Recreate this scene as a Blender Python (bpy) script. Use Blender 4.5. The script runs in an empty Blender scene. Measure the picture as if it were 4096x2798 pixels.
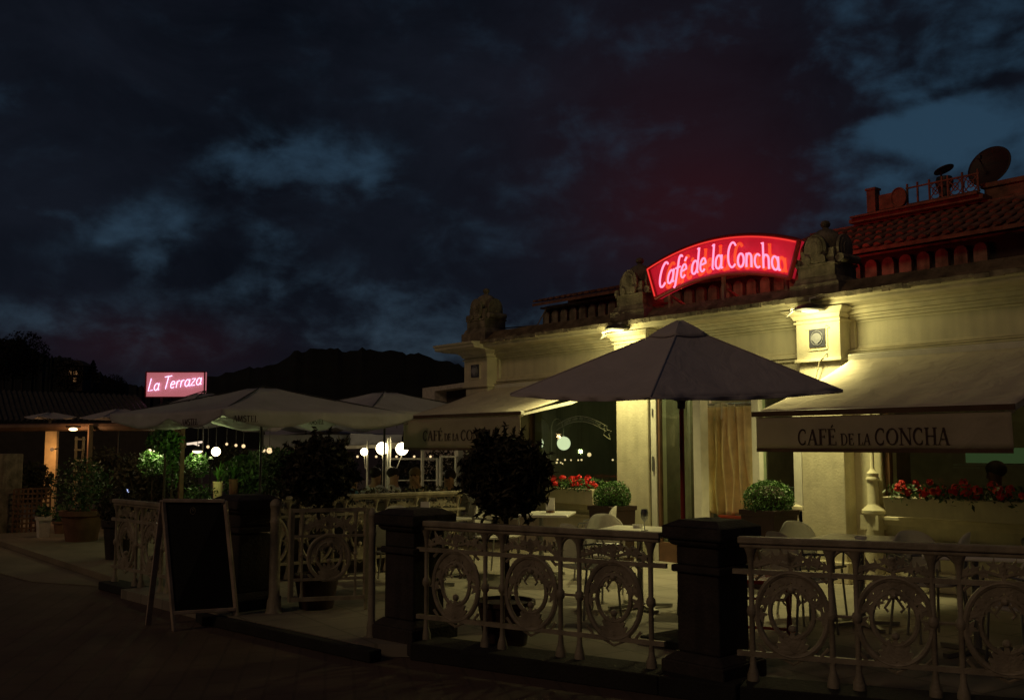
import bpy, bmesh, math, random
from math import sin, cos, tan, pi, radians, atan2, atan, asin, sqrt, hypot
from mathutils import Vector, Matrix
R = radians
random.seed(7)
sc = bpy.context.scene
col = sc.collection
# ------------------------------------------------------------------ camera
EYE = Vector((0, 0, 1.65)); YAW = R(141); PITCH = atan(381/3982); FPX = 3982.0
cd = bpy.data.cameras.new('camera'); cam = bpy.data.objects.new('camera', cd); col.objects.link(cam)
cd.sensor_width = 36; cd.lens = 35.0; cd.clip_start = .05; cd.clip_end = 4000
cam.location = EYE; cam.rotation_euler = (R(90)+PITCH, 0, YAW-R(90)); sc.camera = cam
FW = Vector((cos(YAW)*cos(PITCH), sin(YAW)*cos(PITCH), sin(PITCH)))
RT = Vector((sin(YAW), -cos(YAW), 0)); UP = RT.cross(FW)
# surveying helpers: a sight line of the photograph cut with a plane of the place
def ray(px, py): return FW + RT*((px-2048)/FPX) - UP*((py-1399)/FPX)
def ay(px, py, y): d = ray(px, py); return EYE + d*(y/d.y)
def az(px, py, z): d = ray(px, py); return EYE + d*((z-EYE.z)/d.z)
def ad(px, py, D): d = ray(px, py); return EYE + d*(D/(d.x*cos(YAW)+d.y*sin(YAW)))
# ------------------------------------------------------------------ world: dusk sky with broken cloud
w = bpy.data.worlds.new('World'); sc.world = w; w.use_nodes = True
nt = w.node_tree; nt.nodes.clear(); N = nt.nodes; L = nt.links
def nd(t, **k):
    n = N.new(t)
    for a, b in k.items(): setattr(n, a, b)
    return n
def con(a, s):
    if isinstance(a, (int, float)): s.default_value = a
    else: L.new(a, s)
def mth(op, a, b=0, c=None, clamp=False):
    n = nd('ShaderNodeMath', operation=op, use_clamp=clamp); con(a, n.inputs[0]); con(b, n.inputs[1])
    if c is not None: con(c, n.inputs[2])
    return n.outputs[0]
SUN_EL, SUN_AZ = R(33), R(275)          # direction the weak warm street glow comes from
sky = nd('ShaderNodeTexSky', sky_type='NISHITA', sun_disc=False, sun_elevation=R(-4), sun_rotation=R(300))
tc = nd('ShaderNodeTexCoord'); sep = nd('ShaderNodeSeparateXYZ'); L.new(tc.outputs['Generated'], sep.inputs[0])
sx, sy, sz = sep.outputs
azm = mth('ARCTAN2', sy, sx); elv = mth('ARCSINE', sz)
def azel(px, py):
    d = ray(px, py).normalized(); return atan2(d.y, d.x), asin(d.z)
cmb = nd('ShaderNodeCombineXYZ'); L.new(azm, cmb.inputs[0]); con(mth('MULTIPLY', elv, 1.5), cmb.inputs[1])
def noise(scale, det, rough, off, dist=0.0):
    m = nd('ShaderNodeMapping'); L.new(cmb.outputs[0], m.inputs[0]); m.inputs['Location'].default_value = (off, off*.7, 0)
    n = nd('ShaderNodeTexNoise'); L.new(m.outputs[0], n.inputs['Vector']); n.inputs['Scale'].default_value = scale
    n.inputs['Detail'].default_value = det; n.inputs['Roughness'].default_value = rough; n.inputs['Distortion'].default_value = dist
    return n.outputs['Fac']
n1 = noise(15, 9, .54, 3.3, .3); n1f = noise(52, 7, .6, 5.1, .2); n1 = mth('ADD', mth('MULTIPLY', n1, .80), mth('MULTIPLY', n1f, .20)); n2 = noise(3.2, 5, .5, 1.2)
def blob(px, py, rx, ry, amp, rot=0):
    a0, e0 = azel(px, py); k = 1/3982
    da = mth('SUBTRACT', azm, a0); de = mth('SUBTRACT', elv, e0)
    c, s = cos(rot), sin(rot)
    u = mth('ADD', mth('MULTIPLY', da, -c/(rx*k)), mth('MULTIPLY', de, s/(rx*k)))
    v = mth('ADD', mth('MULTIPLY', da, s/(ry*k)), mth('MULTIPLY', de, c/(ry*k)))
    q = mth('ADD', mth('MULTIPLY', u, u), mth('MULTIPLY', v, v))
    return mth('MULTIPLY', mth('EXPONENT', mth('MULTIPLY', q, -1)), amp)
def total(l):
    s = l[0]
    for x in l[1:]: s = mth('ADD', s, x)
    return s
gap = total([blob(1000, 650, 150, 75, .8), blob(1310, 640, 190, 90, .78), blob(1490, 740, 75, 95, .62), blob(1150, 720, 330, 60, .35),
             blob(520, 895, 190, 75, .9, .1), blob(190, 850, 110, 28, .6), blob(590, 1030, 60, 75, .7, -.5), blob(420, 960, 60, 30, .5),
             blob(1120, 970, 110, 75, .55, -.6), blob(3760, 530, 330, 90, 1.0), blob(3620, 720, 300, 190, .66), blob(4080, 740, 240, 190, .66),
             blob(3900, 230, 560, 170, .26), blob(3800, 560, 420, 300, .22), blob(3060, 60, 420, 110, .2), blob(1750, 1330, 480, 90, .75), blob(1250, 1160, 500, 70, .33), blob(20, 390, 60, 60, .5),
             blob(250, 1300, 500, 120, .35), blob(9000, 300, 4000, 1400, .6)])
dark = total([blob(3900, 350, 600, 24, .5, .12), blob(3560, 640, 150, 40, .6, -.35), blob(3800, 730, 160, 50, .6, .25), blob(3450, 800, 90, 70, .4), blob(3700, 840, 120, 40, .4), blob(4060, 650, 60, 90, .4), blob(3050, 560, 330, 600, .5)])
env = mth('MULTIPLY_ADD', gap, 1.6, .35, clamp=True)
gapn = mth('ADD', gap, mth('MULTIPLY', mth('MULTIPLY', mth('SUBTRACT', n1, .5), 3.3), env))
gapn = mth('SUBTRACT', gapn, dark)
mr = nd('ShaderNodeMapRange', interpolation_type='SMOOTHSTEP'); con(gapn, mr.inputs[0])
mr.inputs[1].default_value = .05; mr.inputs[2].default_value = 1.45
gapf = mr.outputs[0]
def rgb(c):
    n = nd('ShaderNodeRGB'); n.outputs[0].default_value = (*c, 1); return n.outputs[0]
def mix(f, a, b, bt='MIX'):
    n = nd('ShaderNodeMix', data_type='RGBA', blend_type=bt); con(f, n.inputs[0]); L.new(a, n.inputs[6]); L.new(b, n.inputs[7]); return n.outputs[2]
n3 = noise(6, 9, .62, 7.7, .6)
n23 = mth('MULTIPLY_ADD', mth('SUBTRACT', n3, .5), 1.5, n2, clamp=True)
cloud = mix(n23, rgb((.0022, .0030, .0054)), rgb((.0075, .0098, .0165)))
sign_glow = mth('MINIMUM', total([blob(2700, 600, 560, 520, .42), blob(2820, 860, 420, 230, .62), blob(600, 1380, 420, 120, .45)]), 1)  # maroon put into the cloud colour for the glow round the neon signs
cloud = mix(sign_glow, cloud, rgb((.0215, .0058, .0085)))
skyd = mix(.12, rgb((.0175, .043, .080)), sky.outputs[0])
westb = mth('MINIMUM', total([blob(3800, 550, 700, 450, 1.0)]), 1)
open_ = mix(westb, rgb((.0140, .0340, .0590)), rgb((.0150, .0400, .0700)))
open_ = mix(.06, open_, sky.outputs[0], 'ADD')
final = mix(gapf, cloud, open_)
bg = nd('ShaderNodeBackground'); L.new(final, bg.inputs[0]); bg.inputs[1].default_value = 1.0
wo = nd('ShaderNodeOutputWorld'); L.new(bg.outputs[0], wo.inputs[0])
# ------------------------------------------------------------------ the one sun: faint warm glow from the promenade behind the camera
sd = bpy.data.lights.new('sun', 'SUN'); sun = bpy.data.objects.new('sun', sd); col.objects.link(sun)
sd.energy = .165; sd.angle = R(12); sd.color = (1, .64, .35)
sun.rotation_euler = (R(90)-SUN_EL, 0, SUN_AZ+R(90)); sun.location = (0, 0, 30)
sc.view_settings.view_transform = 'Standard'; sc.view_settings.look = 'None'; sc.view_settings.exposure = 0; sc.view_settings.gamma = 1
sc.cycles.max_bounces = 6; sc.cycles.transparent_max_bounces = 12; sc.cycles.use_denoising = True
sc.cycles.sample_clamp_indirect = 3; sc.cycles.caustics_reflective = False; sc.cycles.caustics_refractive = False
# ------------------------------------------------------------------ materials
def mat(name, c, rough=.7, metal=0, var=.18, vs=6, bump=.15, bs=40, emit=None, es=0, coat=0):
    m = bpy.data.materials.new(name); m.use_nodes = True; t = m.node_tree; b = t.nodes['Principled BSDF']
    b.inputs['Roughness'].default_value = rough; b.inputs['Metallic'].default_value = metal
    if coat: b.inputs['Coat Weight'].default_value = coat
    if emit: b.inputs['Emission Color'].default_value = (*emit, 1); b.inputs['Emission Strength'].default_value = es
    tx = t.nodes.new('ShaderNodeTexCoord')
    if var:
        n = t.nodes.new('ShaderNodeTexNoise'); n.inputs['Scale'].default_value = vs; n.inputs['Detail'].default_value = 6
        t.links.new(tx.outputs['Object'], n.inputs['Vector'])
        r = t.nodes.new('ShaderNodeValToRGB'); r.color_ramp.elements[0].position = .3; r.color_ramp.elements[1].position = .7
        r.color_ramp.elements[0].color = (*[x*(1-var) for x in c], 1); r.color_ramp.elements[1].color = (*[min(1, x*(1+var)) for x in c], 1)
        t.links.new(n.outputs['Fac'], r.inputs[0]); t.links.new(r.outputs[0], b.inputs['Base Color'])
    else: b.inputs['Base Color'].default_value = (*c, 1)
    if bump:
        n = t.nodes.new('ShaderNodeTexNoise'); n.inputs['Scale'].default_value = bs; n.inputs['Detail'].default_value = 4
        t.links.new(tx.outputs['Object'], n.inputs['Vector'])
        bp = t.nodes.new('ShaderNodeBump'); bp.inputs['Strength'].default_value = bump; bp.inputs['Distance'].default_value = .02
        t.links.new(n.outputs['Fac'], bp.inputs['Height']); t.links.new(bp.outputs[0], b.inputs['Normal'])
    return m
def streaks(m, amt=.3):
    t = m.node_tree; b = t.nodes['Principled BSDF']; src = b.inputs['Base Color'].links[0].from_socket
    tx = t.nodes.new('ShaderNodeTexCoord'); mp = t.nodes.new('ShaderNodeMapping'); mp.inputs['Scale'].default_value = (7, 7, .55)
    n = t.nodes.new('ShaderNodeTexNoise'); n.inputs['Scale'].default_value = 1.4; n.inputs['Detail'].default_value = 8
    r = t.nodes.new('ShaderNodeMapRange'); r.inputs[1].default_value = .42; r.inputs[2].default_value = .68; r.inputs[3].default_value = 1; r.inputs[4].default_value = 1-amt
    x = t.nodes.new('ShaderNodeMix'); x.data_type = 'RGBA'; x.blend_type = 'MULTIPLY'; x.inputs[0].default_value = 1
    t.links.new(tx.outputs['Object'], mp.inputs[0]); t.links.new(mp.outputs[0], n.inputs['Vector']); t.links.new(n.outputs['Fac'], r.inputs[0]); t.links.new(src, x.inputs[6]); t.links.new(r.outputs[0], x.inputs[7]); t.links.new(x.outputs[2], b.inputs['Base Color']); return m
def emis(name, c, s):
    m = bpy.data.materials.new(name); m.use_nodes = True; t = m.node_tree; t.nodes.clear()
    e = t.nodes.new('ShaderNodeEmission'); e.inputs[0].default_value = (*c, 1); e.inputs[1].default_value = s
    o = t.nodes.new('ShaderNodeOutputMaterial'); t.links.new(e.outputs[0], o.inputs[0]); return m
def glassm(name, tint, refl):
    m = bpy.data.materials.new(name); m.use_nodes = True; t = m.node_tree; t.nodes.clear()
    a = t.nodes.new('ShaderNodeBsdfTransparent'); a.inputs[0].default_value = (*tint, 1)
    g = t.nodes.new('ShaderNodeBsdfGlossy'); g.inputs['Roughness'].default_value = .02
    lw = t.nodes.new('ShaderNodeLayerWeight'); lw.inputs[0].default_value = .5
    pw = t.nodes.new('ShaderNodeMath'); pw.operation = 'POWER'; pw.inputs[1].default_value = 3.5; t.links.new(lw.outputs['Facing'], pw.inputs[0])
    f = t.nodes.new('ShaderNodeMath'); f.operation = 'MULTIPLY_ADD'; f.inputs[1].default_value = .6; f.inputs[2].default_value = refl; t.links.new(pw.outputs[0], f.inputs[0])
    x = t.nodes.new('ShaderNodeMixShader'); o = t.nodes.new('ShaderNodeOutputMaterial')
    t.links.new(f.outputs[0], x.inputs[0]); t.links.new(a.outputs[0], x.inputs[1]); t.links.new(g.outputs[0], x.inputs[2]); t.links.new(x.outputs[0], o.inputs[0]); return m
def cloth(name, c, tr=.35):
    m = bpy.data.materials.new(name); m.use_nodes = True; t = m.node_tree; t.nodes.clear()
    tx = t.nodes.new('ShaderNodeTexCoord'); n = t.nodes.new('ShaderNodeTexNoise'); n.inputs['Scale'].default_value = 2.5; n.inputs['Detail'].default_value = 7
    t.links.new(tx.outputs['Object'], n.inputs['Vector'])
    r = t.nodes.new('ShaderNodeValToRGB'); r.color_ramp.elements[0].position = .3; r.color_ramp.elements[1].position = .7
    r.color_ramp.elements[0].color = (*[x*.82 for x in c], 1); r.color_ramp.elements[1].color = (*c, 1); t.links.new(n.outputs['Fac'], r.inputs[0])
    wv = t.nodes.new('ShaderNodeTexNoise'); wv.inputs['Scale'].default_value = 4; wv.inputs['Detail'].default_value = 5; wv.inputs['Distortion'].default_value = .8; t.links.new(tx.outputs['Object'], wv.inputs['Vector'])
    bp = t.nodes.new('ShaderNodeBump'); bp.inputs['Strength'].default_value = .5; bp.inputs['Distance'].default_value = .05; t.links.new(wv.outputs['Fac'], bp.inputs['Height'])
    d = t.nodes.new('ShaderNodeBsdfDiffuse'); q = t.nodes.new('ShaderNodeBsdfTranslucent')
    for s in (d, q): t.links.new(r.outputs[0], s.inputs[0]); t.links.new(bp.outputs[0], s.inputs['Normal'])
    x = t.nodes.new('ShaderNodeMixShader'); x.inputs[0].default_value = tr; o = t.nodes.new('ShaderNodeOutputMaterial')
    t.links.new(d.outputs[0], x.inputs[1]); t.links.new(q.outputs[0], x.inputs[2]); t.links.new(x.outputs[0], o.inputs[0]); return m
def brickmat(name, c1, c2, mortar, scale, bw, bh, rot=0, rough=.8):
    m = bpy.data.materials.new(name); m.use_nodes = True; t = m.node_tree; b = t.nodes['Principled BSDF']; b.inputs['Roughness'].default_value = rough
    tx = t.nodes.new('ShaderNodeTexCoord'); mp = t.nodes.new('ShaderNodeMapping'); mp.inputs['Rotation'].default_value = (0, 0, rot)
    k = t.nodes.new('ShaderNodeTexBrick'); k.inputs['Scale'].default_value = scale; k.inputs['Brick Width'].default_value = bw; k.inputs['Row Height'].default_value = bh
    k.inputs['Color1'].default_value = (*c1, 1); k.inputs['Color2'].default_value = (*c2, 1); k.inputs['Mortar'].default_value = (*mortar, 1); k.inputs['Mortar Size'].default_value = .012
    n = t.nodes.new('ShaderNodeTexNoise'); n.inputs['Scale'].default_value = 1.3; n.inputs['Detail'].default_value = 8
    t.links.new(tx.outputs['Object'], mp.inputs[0]); t.links.new(mp.outputs[0], k.inputs['Vector']); t.links.new(tx.outputs['Object'], n.inputs['Vector'])
    x = t.nodes.new('ShaderNodeMix'); x.data_type = 'RGBA'; x.blend_type = 'MULTIPLY'; x.inputs[0].default_value = .7
    t.links.new(k.outputs[0], x.inputs[6]); t.links.new(n.outputs['Fac'], x.inputs[7]); t.links.new(x.outputs[2], b.inputs['Base Color'])
    bp = t.nodes.new('ShaderNodeBump'); bp.inputs['Strength'].default_value = .4; bp.inputs['Distance'].default_value = .01
    t.links.new(k.outputs['Fac'], bp.inputs['Height']); bp.invert = True; t.links.new(bp.outputs[0], b.inputs['Normal']); return m
M = dict(
    plaster=mat('cream_plaster', (.62, .57, .42), .75, var=.12, vs=2.2, bump=.2, bs=25),
    plaster_trim=mat('cream_moulding', (.66, .60, .44), .7, var=.12, vs=5),
    stone_cap=mat('weathered_stone', (.30, .25, .18), .9, var=.45, vs=7, bump=.6, bs=30),
    parapet=mat('weathered_parapet', (.24, .18, .12), .9, var=.4, vs=5, bump=.5),
    dark_tile=mat('darker_roof_tile', (.05, .045, .04), .9, var=.4, vs=4),  # darker tile colour, on the far roof and the clerestory
    tile=mat('roof_tile', (.26, .12, .08), .8, var=.4, vs=9, bump=.4),
    white_paint=mat('white_paint', (.74, .71, .62), .45, var=.1, vs=7),
    iron_white=mat('white_cast_iron', (.40, .345, .25), .5, var=.22, vs=9, bump=.3, bs=60),
    iron_dark=mat('dark_iron', (.05, .05, .05), .5, var=.2),
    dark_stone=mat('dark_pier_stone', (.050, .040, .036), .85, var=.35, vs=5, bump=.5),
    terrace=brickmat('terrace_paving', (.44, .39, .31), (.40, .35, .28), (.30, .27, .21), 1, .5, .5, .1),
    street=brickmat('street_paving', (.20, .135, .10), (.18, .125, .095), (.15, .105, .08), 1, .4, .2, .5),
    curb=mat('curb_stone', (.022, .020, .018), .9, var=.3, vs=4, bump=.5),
    pale_path=mat('pale_concrete', (.24, .20, .14), .9, var=.25, vs=1.2),
    canvas_dark=cloth('grey_canvas', (.72, .66, .68), .03),
    canvas_white=cloth('white_canvas', (.70, .68, .72), .3),
    shaded_valance=cloth('shaded_valance_cloth', (.50, .44, .34), .04),  # awning canvas toned darker for its unlit street side
    canvas_cream=cloth('cream_canvas', (.74, .66, .54), .06),
    letter=mat('dark_lettering', (.045, .02, .018), .7, var=.2),
    brown_cloth=mat('brown_trim', (.10, .055, .035), .8),
    wood_red=mat('red_lacquered_wood', (.38, .05, .03), .4),
    wood=mat('brown_wood', (.16, .08, .045), .6, var=.3),
    wood_pale=mat('pale_wood', (.55, .44, .34), .6, var=.3, vs=9),
    black_board=mat('chalkboard', (.014, .016, .014), .7, var=.3),
    pot_dark=mat('dark_planter', (.045, .022, .018), .6),
    terracotta=mat('terracotta', (.20, .10, .06), .85, var=.25),
    white_plastic=mat('white_plastic', (.80, .78, .72), .35, var=.05, bump=0),
    table=mat('white_tabletop', (.80, .78, .70), .3, var=.06, bump=0),
    shell=cloth('white_shell_plastic', (.85, .82, .76), .45),
    steel=mat('steel_tube', (.35, .35, .34), .35, metal=.9, bump=0),
    leaf_dark=mat('dark_leaf', (.055, .050, .022), .6, var=.5, vs=14, bump=0),
    leaf_green=mat('green_leaf', (.07, .17, .03), .5, var=.5, vs=14, bump=0),
    leaf_mid=mat('mid_leaf', (.05, .10, .025), .55, var=.5, vs=11, bump=0),
    petal=mat('red_petal', (.75, .03, .03), .5, var=.3, vs=18, bump=0),
    bark=mat('bark', (.05, .035, .025), .9, var=.3),
    curtain=mat('tan_curtain', (.78, .60, .34), .85, var=.15, vs=7),
    inner=mat('inner_wall', (.22, .17, .11), .8),
    inner_dark=mat('inner_floor', (.07, .045, .03), .5),
    skin=mat('skin', (.55, .32, .20), .5, var=.08, bump=0),
    skin_brown=mat('brown_skin', (.20, .09, .05), .5, var=.08, bump=0),
    hair=mat('dark_hair', (.03, .018, .012), .6), hair_fair=mat('fair_hair', (.22, .14, .06), .6),
    shirt_white=mat('white_shirt', (.7, .68, .64), .8), shirt_blue=mat('blue_shirt', (.10, .32, .50), .8), shirt_black=mat('black_shirt', (.02, .02, .022), .8),
    trousers=mat('dark_trousers', (.03, .03, .04), .85),
    hill=mat('wooded_hill', (.011, .012, .008), .95, var=.4, vs=.1, bump=0),
    far_white=mat('far_white_wall', (.78, .74, .62), .8),
    far_dark=mat('far_dark_wall', (.06, .05, .04), .9),
    sign_red=mat('glowing_red_panel', (.70, .03, .06), .4, var=.08, bump=0, emit=(.95, .02, .055), es=.28),  # panel glows faintly itself, in place of light from the tubes
    sign_edge=mat('red_sign_edge', (.35, .02, .02), .5, bump=0),
    sign_letter=mat('glowing_letter_paint', (.85, .10, .03), .5, var=.1, bump=0, emit=(1, .12, .03), es=.55),  # letter paint given its own glow, as if lit by the tubes
    pink_box=mat('pink_lightbox', (.6, .28, .30), .5, var=.1, vs=3, bump=0, emit=(.90, .26, .30), es=.42),
    neon_pink=emis('pink_neon', (1, .20, .34), 2.1), neon_red=emis('red_neon', (1, .045, .035), .95), neon_violet=emis('violet_neon', (.95, .62, 1), 2.0),
    globe=emis('globe_lamp', (1, .86, .50), 9), globe_reflection=emis('reflected_globe', (.92, .96, .62), 1.0), bulb=emis('bulb', (1, .82, .45), 3), bulb_small=emis('small_bulb', (1, .70, .36), 1.2),
    bulb_warm=emis('orange_lamp', (1, .62, .28), 6), tube_white=emis('white_tube', (1, .80, .60), .9), screen=emis('phone_screen', (.5, .6, 1), 1.2),
    lit_win=emis('lit_window', (1, .5, .2), .25), lit_panel=emis('green_ceiling_light', (.26, .42, .17), .11),
    glass=glassm('window_glass', (.86, .92, .84), .035), glass_thin=glassm('screen_glass', (.92, .95, .91), .02),
    etch=mat('etched_line', (.34, .34, .20), .6, var=0, bump=0, emit=(.5, .5, .28), es=.05),  # etched lines given a faint glow of their own
    plaque=mat('blue_plaque', (.07, .07, .10), .3), plaque_rim=mat('plaque_grey', (.26, .26, .30), .35),
    cable=mat('pale_cable', (.4, .35, .25), .6), tray=mat('grey_tray', (.3, .33, .33), .3))
for k_, a_ in (('plaster', .13), ('plaster_trim', .10), ('iron_white', .3), ('stone_cap', .4), ('dark_stone', .4), ('parapet', .4)): streaks(M[k_], a_)
# ------------------------------------------------------------------ mesh builder
WL = {}
class MB:
    def __init__(s): s.v = []; s.f = []
    def add(s, vs, fs):
        b = len(s.v); s.v += [Vector(p) for p in vs]; s.f += [tuple(i+b for i in f) for f in fs]; return s
    def box(s, x0, x1, y0, y1, z0, z1):
        return s.add([(x0,y0,z0),(x1,y0,z0),(x1,y1,z0),(x0,y1,z0),(x0,y0,z1),(x1,y0,z1),(x1,y1,z1),(x0,y1,z1)],
                     [(0,3,2,1),(4,5,6,7),(0,1,5,4),(1,2,6,5),(2,3,7,6),(3,0,4,7)])
    def obox(s, c, d, rz=0, e=(0, 0)):          # centred box turned about z; e tapers the top
        x, y, z = [q/2 for q in d]; m = Matrix.Rotation(rz, 3, 'Z'); c = Vector(c)
        vs = [c + m @ Vector(p) for p in [(-x,-y,-z),(x,-y,-z),(x,y,-z),(-x,y,-z),(-x+e[0],-y+e[1],z),(x-e[0],-y+e[1],z),(x-e[0],y-e[1],z),(-x+e[0],y-e[1],z)]]
        return s.add(vs, [(0,3,2,1),(4,5,6,7),(0,1,5,4),(1,2,6,5),(2,3,7,6),(3,0,4,7)])
    def beam(s, a, b, w, h, up=(0, 0, 1)):
        a, b = Vector(a), Vector(b); d = (b-a).normalized(); u = Vector(up)
        if abs(d.dot(u)) > .99: u = Vector((0, 1, 0))
        sd_ = d.cross(u).normalized(); u = sd_.cross(d)
        q = [sd_*(w/2*i)+u*(h/2*j) for i, j in ((-1,-1),(1,-1),(1,1),(-1,1))]
        return s.add([a+k for k in q]+[b+k for k in q], [(0,1,2,3),(7,6,5,4),(0,4,5,1),(1,5,6,2),(2,6,7,3),(3,7,4,0)])
    def tube(s, pts, r, n=8, cap=True):
        pts = [Vector(p) for p in pts]; m = len(pts); rings = []
        rr = r if isinstance(r, (list, tuple)) else [r]*m
        t0 = (pts[1]-pts[0]).normalized(); u = Vector((0,0,1)) if abs(t0.z) < .9 else Vector((0,1,0)); u = (u - t0*u.dot(t0)).normalized()
        for i in range(m):
            t = (pts[min(i+1, m-1)]-pts[max(i-1, 0)])
            t = t.normalized() if t.length > 1e-9 else t0
            u = (u - t*u.dot(t)); u = u.normalized() if u.length > 1e-6 else Vector((1, 0, 0)); v = t.cross(u)
            rings.append([pts[i]+(u*cos(2*pi*k/n)+v*sin(2*pi*k/n))*rr[i] for k in range(n)])
        vs = [p for g in rings for p in g]; fs = []
        for i in range(m-1):
            for k in range(n): k2 = (k+1) % n; fs.append((i*n+k, i*n+k2, (i+1)*n+k2, (i+1)*n+k))
        if cap: fs += [tuple(range(n-1, -1, -1)), tuple((m-1)*n+k for k in range(n))]
        return s.add(vs, fs)
    def lathe(s, c, prof, n=24, sq=False):       # prof = [(radius, z)...]
        c = Vector(c); vs = []; fs = []
        for r, z in prof:
            for k in range(n):
                a = 2*pi*(k+(.5 if sq else 0))/n; q = 1/cos(pi/4) if sq else 1
                vs.append(c+Vector((r*q*cos(a), r*q*sin(a), z)))
        m = len(prof)
        for i in range(m-1):
            for k in range(n): k2 = (k+1) % n; fs.append((i*n+k, i*n+k2, (i+1)*n+k2, (i+1)*n+k))
        fs += [tuple(range(n-1, -1, -1)), tuple((m-1)*n+k for k in range(n))]
        return s.add(vs, fs)
    def ball(s, c, r, n=14, m=9, sq=(1, 1, 1)):
        c = Vector(c); vs = []; fs = []
        for i in range(m+1):
            t = pi*i/m
            for k in range(n): a = 2*pi*k/n; vs.append(c+Vector((r*sin(t)*cos(a)*sq[0], r*sin(t)*sin(a)*sq[1], -r*cos(t)*sq[2])))
        for i in range(m):
            for k in range(n): k2 = (k+1) % n; fs.append((i*n+k, i*n+k2, (i+1)*n+k2, (i+1)*n+k))
        return s.add(vs, fs)
    def prism(s, poly, vec):                     # flat polygon swept along vec
        p = [Vector(q) for q in poly]; v = Vector(vec); n = len(p)
        return s.add(p+[q+v for q in p], [tuple(range(n-1, -1, -1)), tuple(range(n, 2*n))]+[(i, (i+1) % n, (i+1) % n+n, i+n) for i in range(n)])
    def grid(s, fn, nu, nv, both=False):
        vs = [fn(i/nu, j/nv) for j in range(nv+1) for i in range(nu+1)]
        return s.add(vs, [(j*(nu+1)+i, j*(nu+1)+i+1, (j+1)*(nu+1)+i+1, (j+1)*(nu+1)+i) for j in range(nv) for i in range(nu)])
    def build(s, name, m, parent=None, smooth=False, bevel=0):
        off = WL[parent] if parent is not None else Vector((0, 0, 0))
        me = bpy.data.meshes.new(name); me.from_pydata([v-off for v in s.v], [], s.f); me.update()
        bm = bmesh.new(); bm.from_mesh(me); bmesh.ops.remove_doubles(bm, verts=bm.verts, dist=1e-6)
        bmesh.ops.recalc_face_normals(bm, faces=bm.faces); bm.to_mesh(me); bm.free()
        o = bpy.data.objects.new(name, me); col.objects.link(o); me.materials.append(m)
        if smooth:
            for p in me.polygons: p.use_smooth = True
            try: me.set_sharp_from_angle(angle=R(40))
            except Exception: pass
        if bevel:
            b = o.modifiers.new('bevel', 'BEVEL'); b.width = bevel; b.segments = 2; b.limit_method = 'ANGLE'; b.angle_limit = R(40)
        if parent is not None: o.parent = parent
        WL[o] = off.copy(); return o
def tag(o, label=None, cat=None, group=None, kind=None):
    for k, v in (('label', label), ('category', cat), ('group', group), ('kind', kind)):
        if v: o[k] = v
    return o
def thing(name, label, cat, loc=(0, 0, 0), rz=0, group=None):
    o = bpy.data.objects.new(name, None); col.objects.link(o); o.location = loc; o.rotation_euler = (0, 0, rz); o.empty_display_size = .2
    tag(o, label, cat, group); WL[o] = Vector(loc) if rz == 0 else Vector((0, 0, 0)); return o
def local(o): WL[o] = Vector((0, 0, 0)); return o      # children of this one are given in its own coordinates
def kids(o): return [c for c in bpy.data.objects if c.parent == o]
def copy_tree(o, parent=None):
    ks = kids(o); c = o.copy(); col.objects.link(c)
    if parent is not None: c.parent = parent
    WL[c] = WL.get(o, Vector((0, 0, 0)))
    for k in ks: copy_tree(k, c)
    return c
def place(src, loc, rz, label, group=None, first=[]):
    if src not in first: first.append(src); o = src
    else: o = copy_tree(src)
    o.location = loc; o.rotation_euler = (0, 0, rz); o['label'] = label
    if group: o['group'] = group
    return o
def lamp(name, loc, watts, c, r=.05, parent=None, spot=None, aim=None, blend=.6):
    ld = bpy.data.lights.new(name, 'SPOT' if spot else 'POINT'); ld.energy = watts; ld.color = c; ld.shadow_soft_size = r
    if spot: ld.spot_size = spot; ld.spot_blend = blend
    o = bpy.data.objects.new(name, ld); col.objects.link(o); o.location = Vector(loc)-(WL[parent] if parent is not None else Vector((0,0,0)))
    if aim is not None: o.rotation_euler = (Vector(aim)-Vector(loc)).to_track_quat('-Z', 'Y').to_euler()
    if parent is not None: o.parent = parent
    return o
def arc(cx, cy, rx, ry, a0, a1, n=12): return [(cx+rx*cos(R(a0+(a1-a0)*i/n)), cy+ry*sin(R(a0+(a1-a0)*i/n))) for i in range(n+1)]
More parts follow.
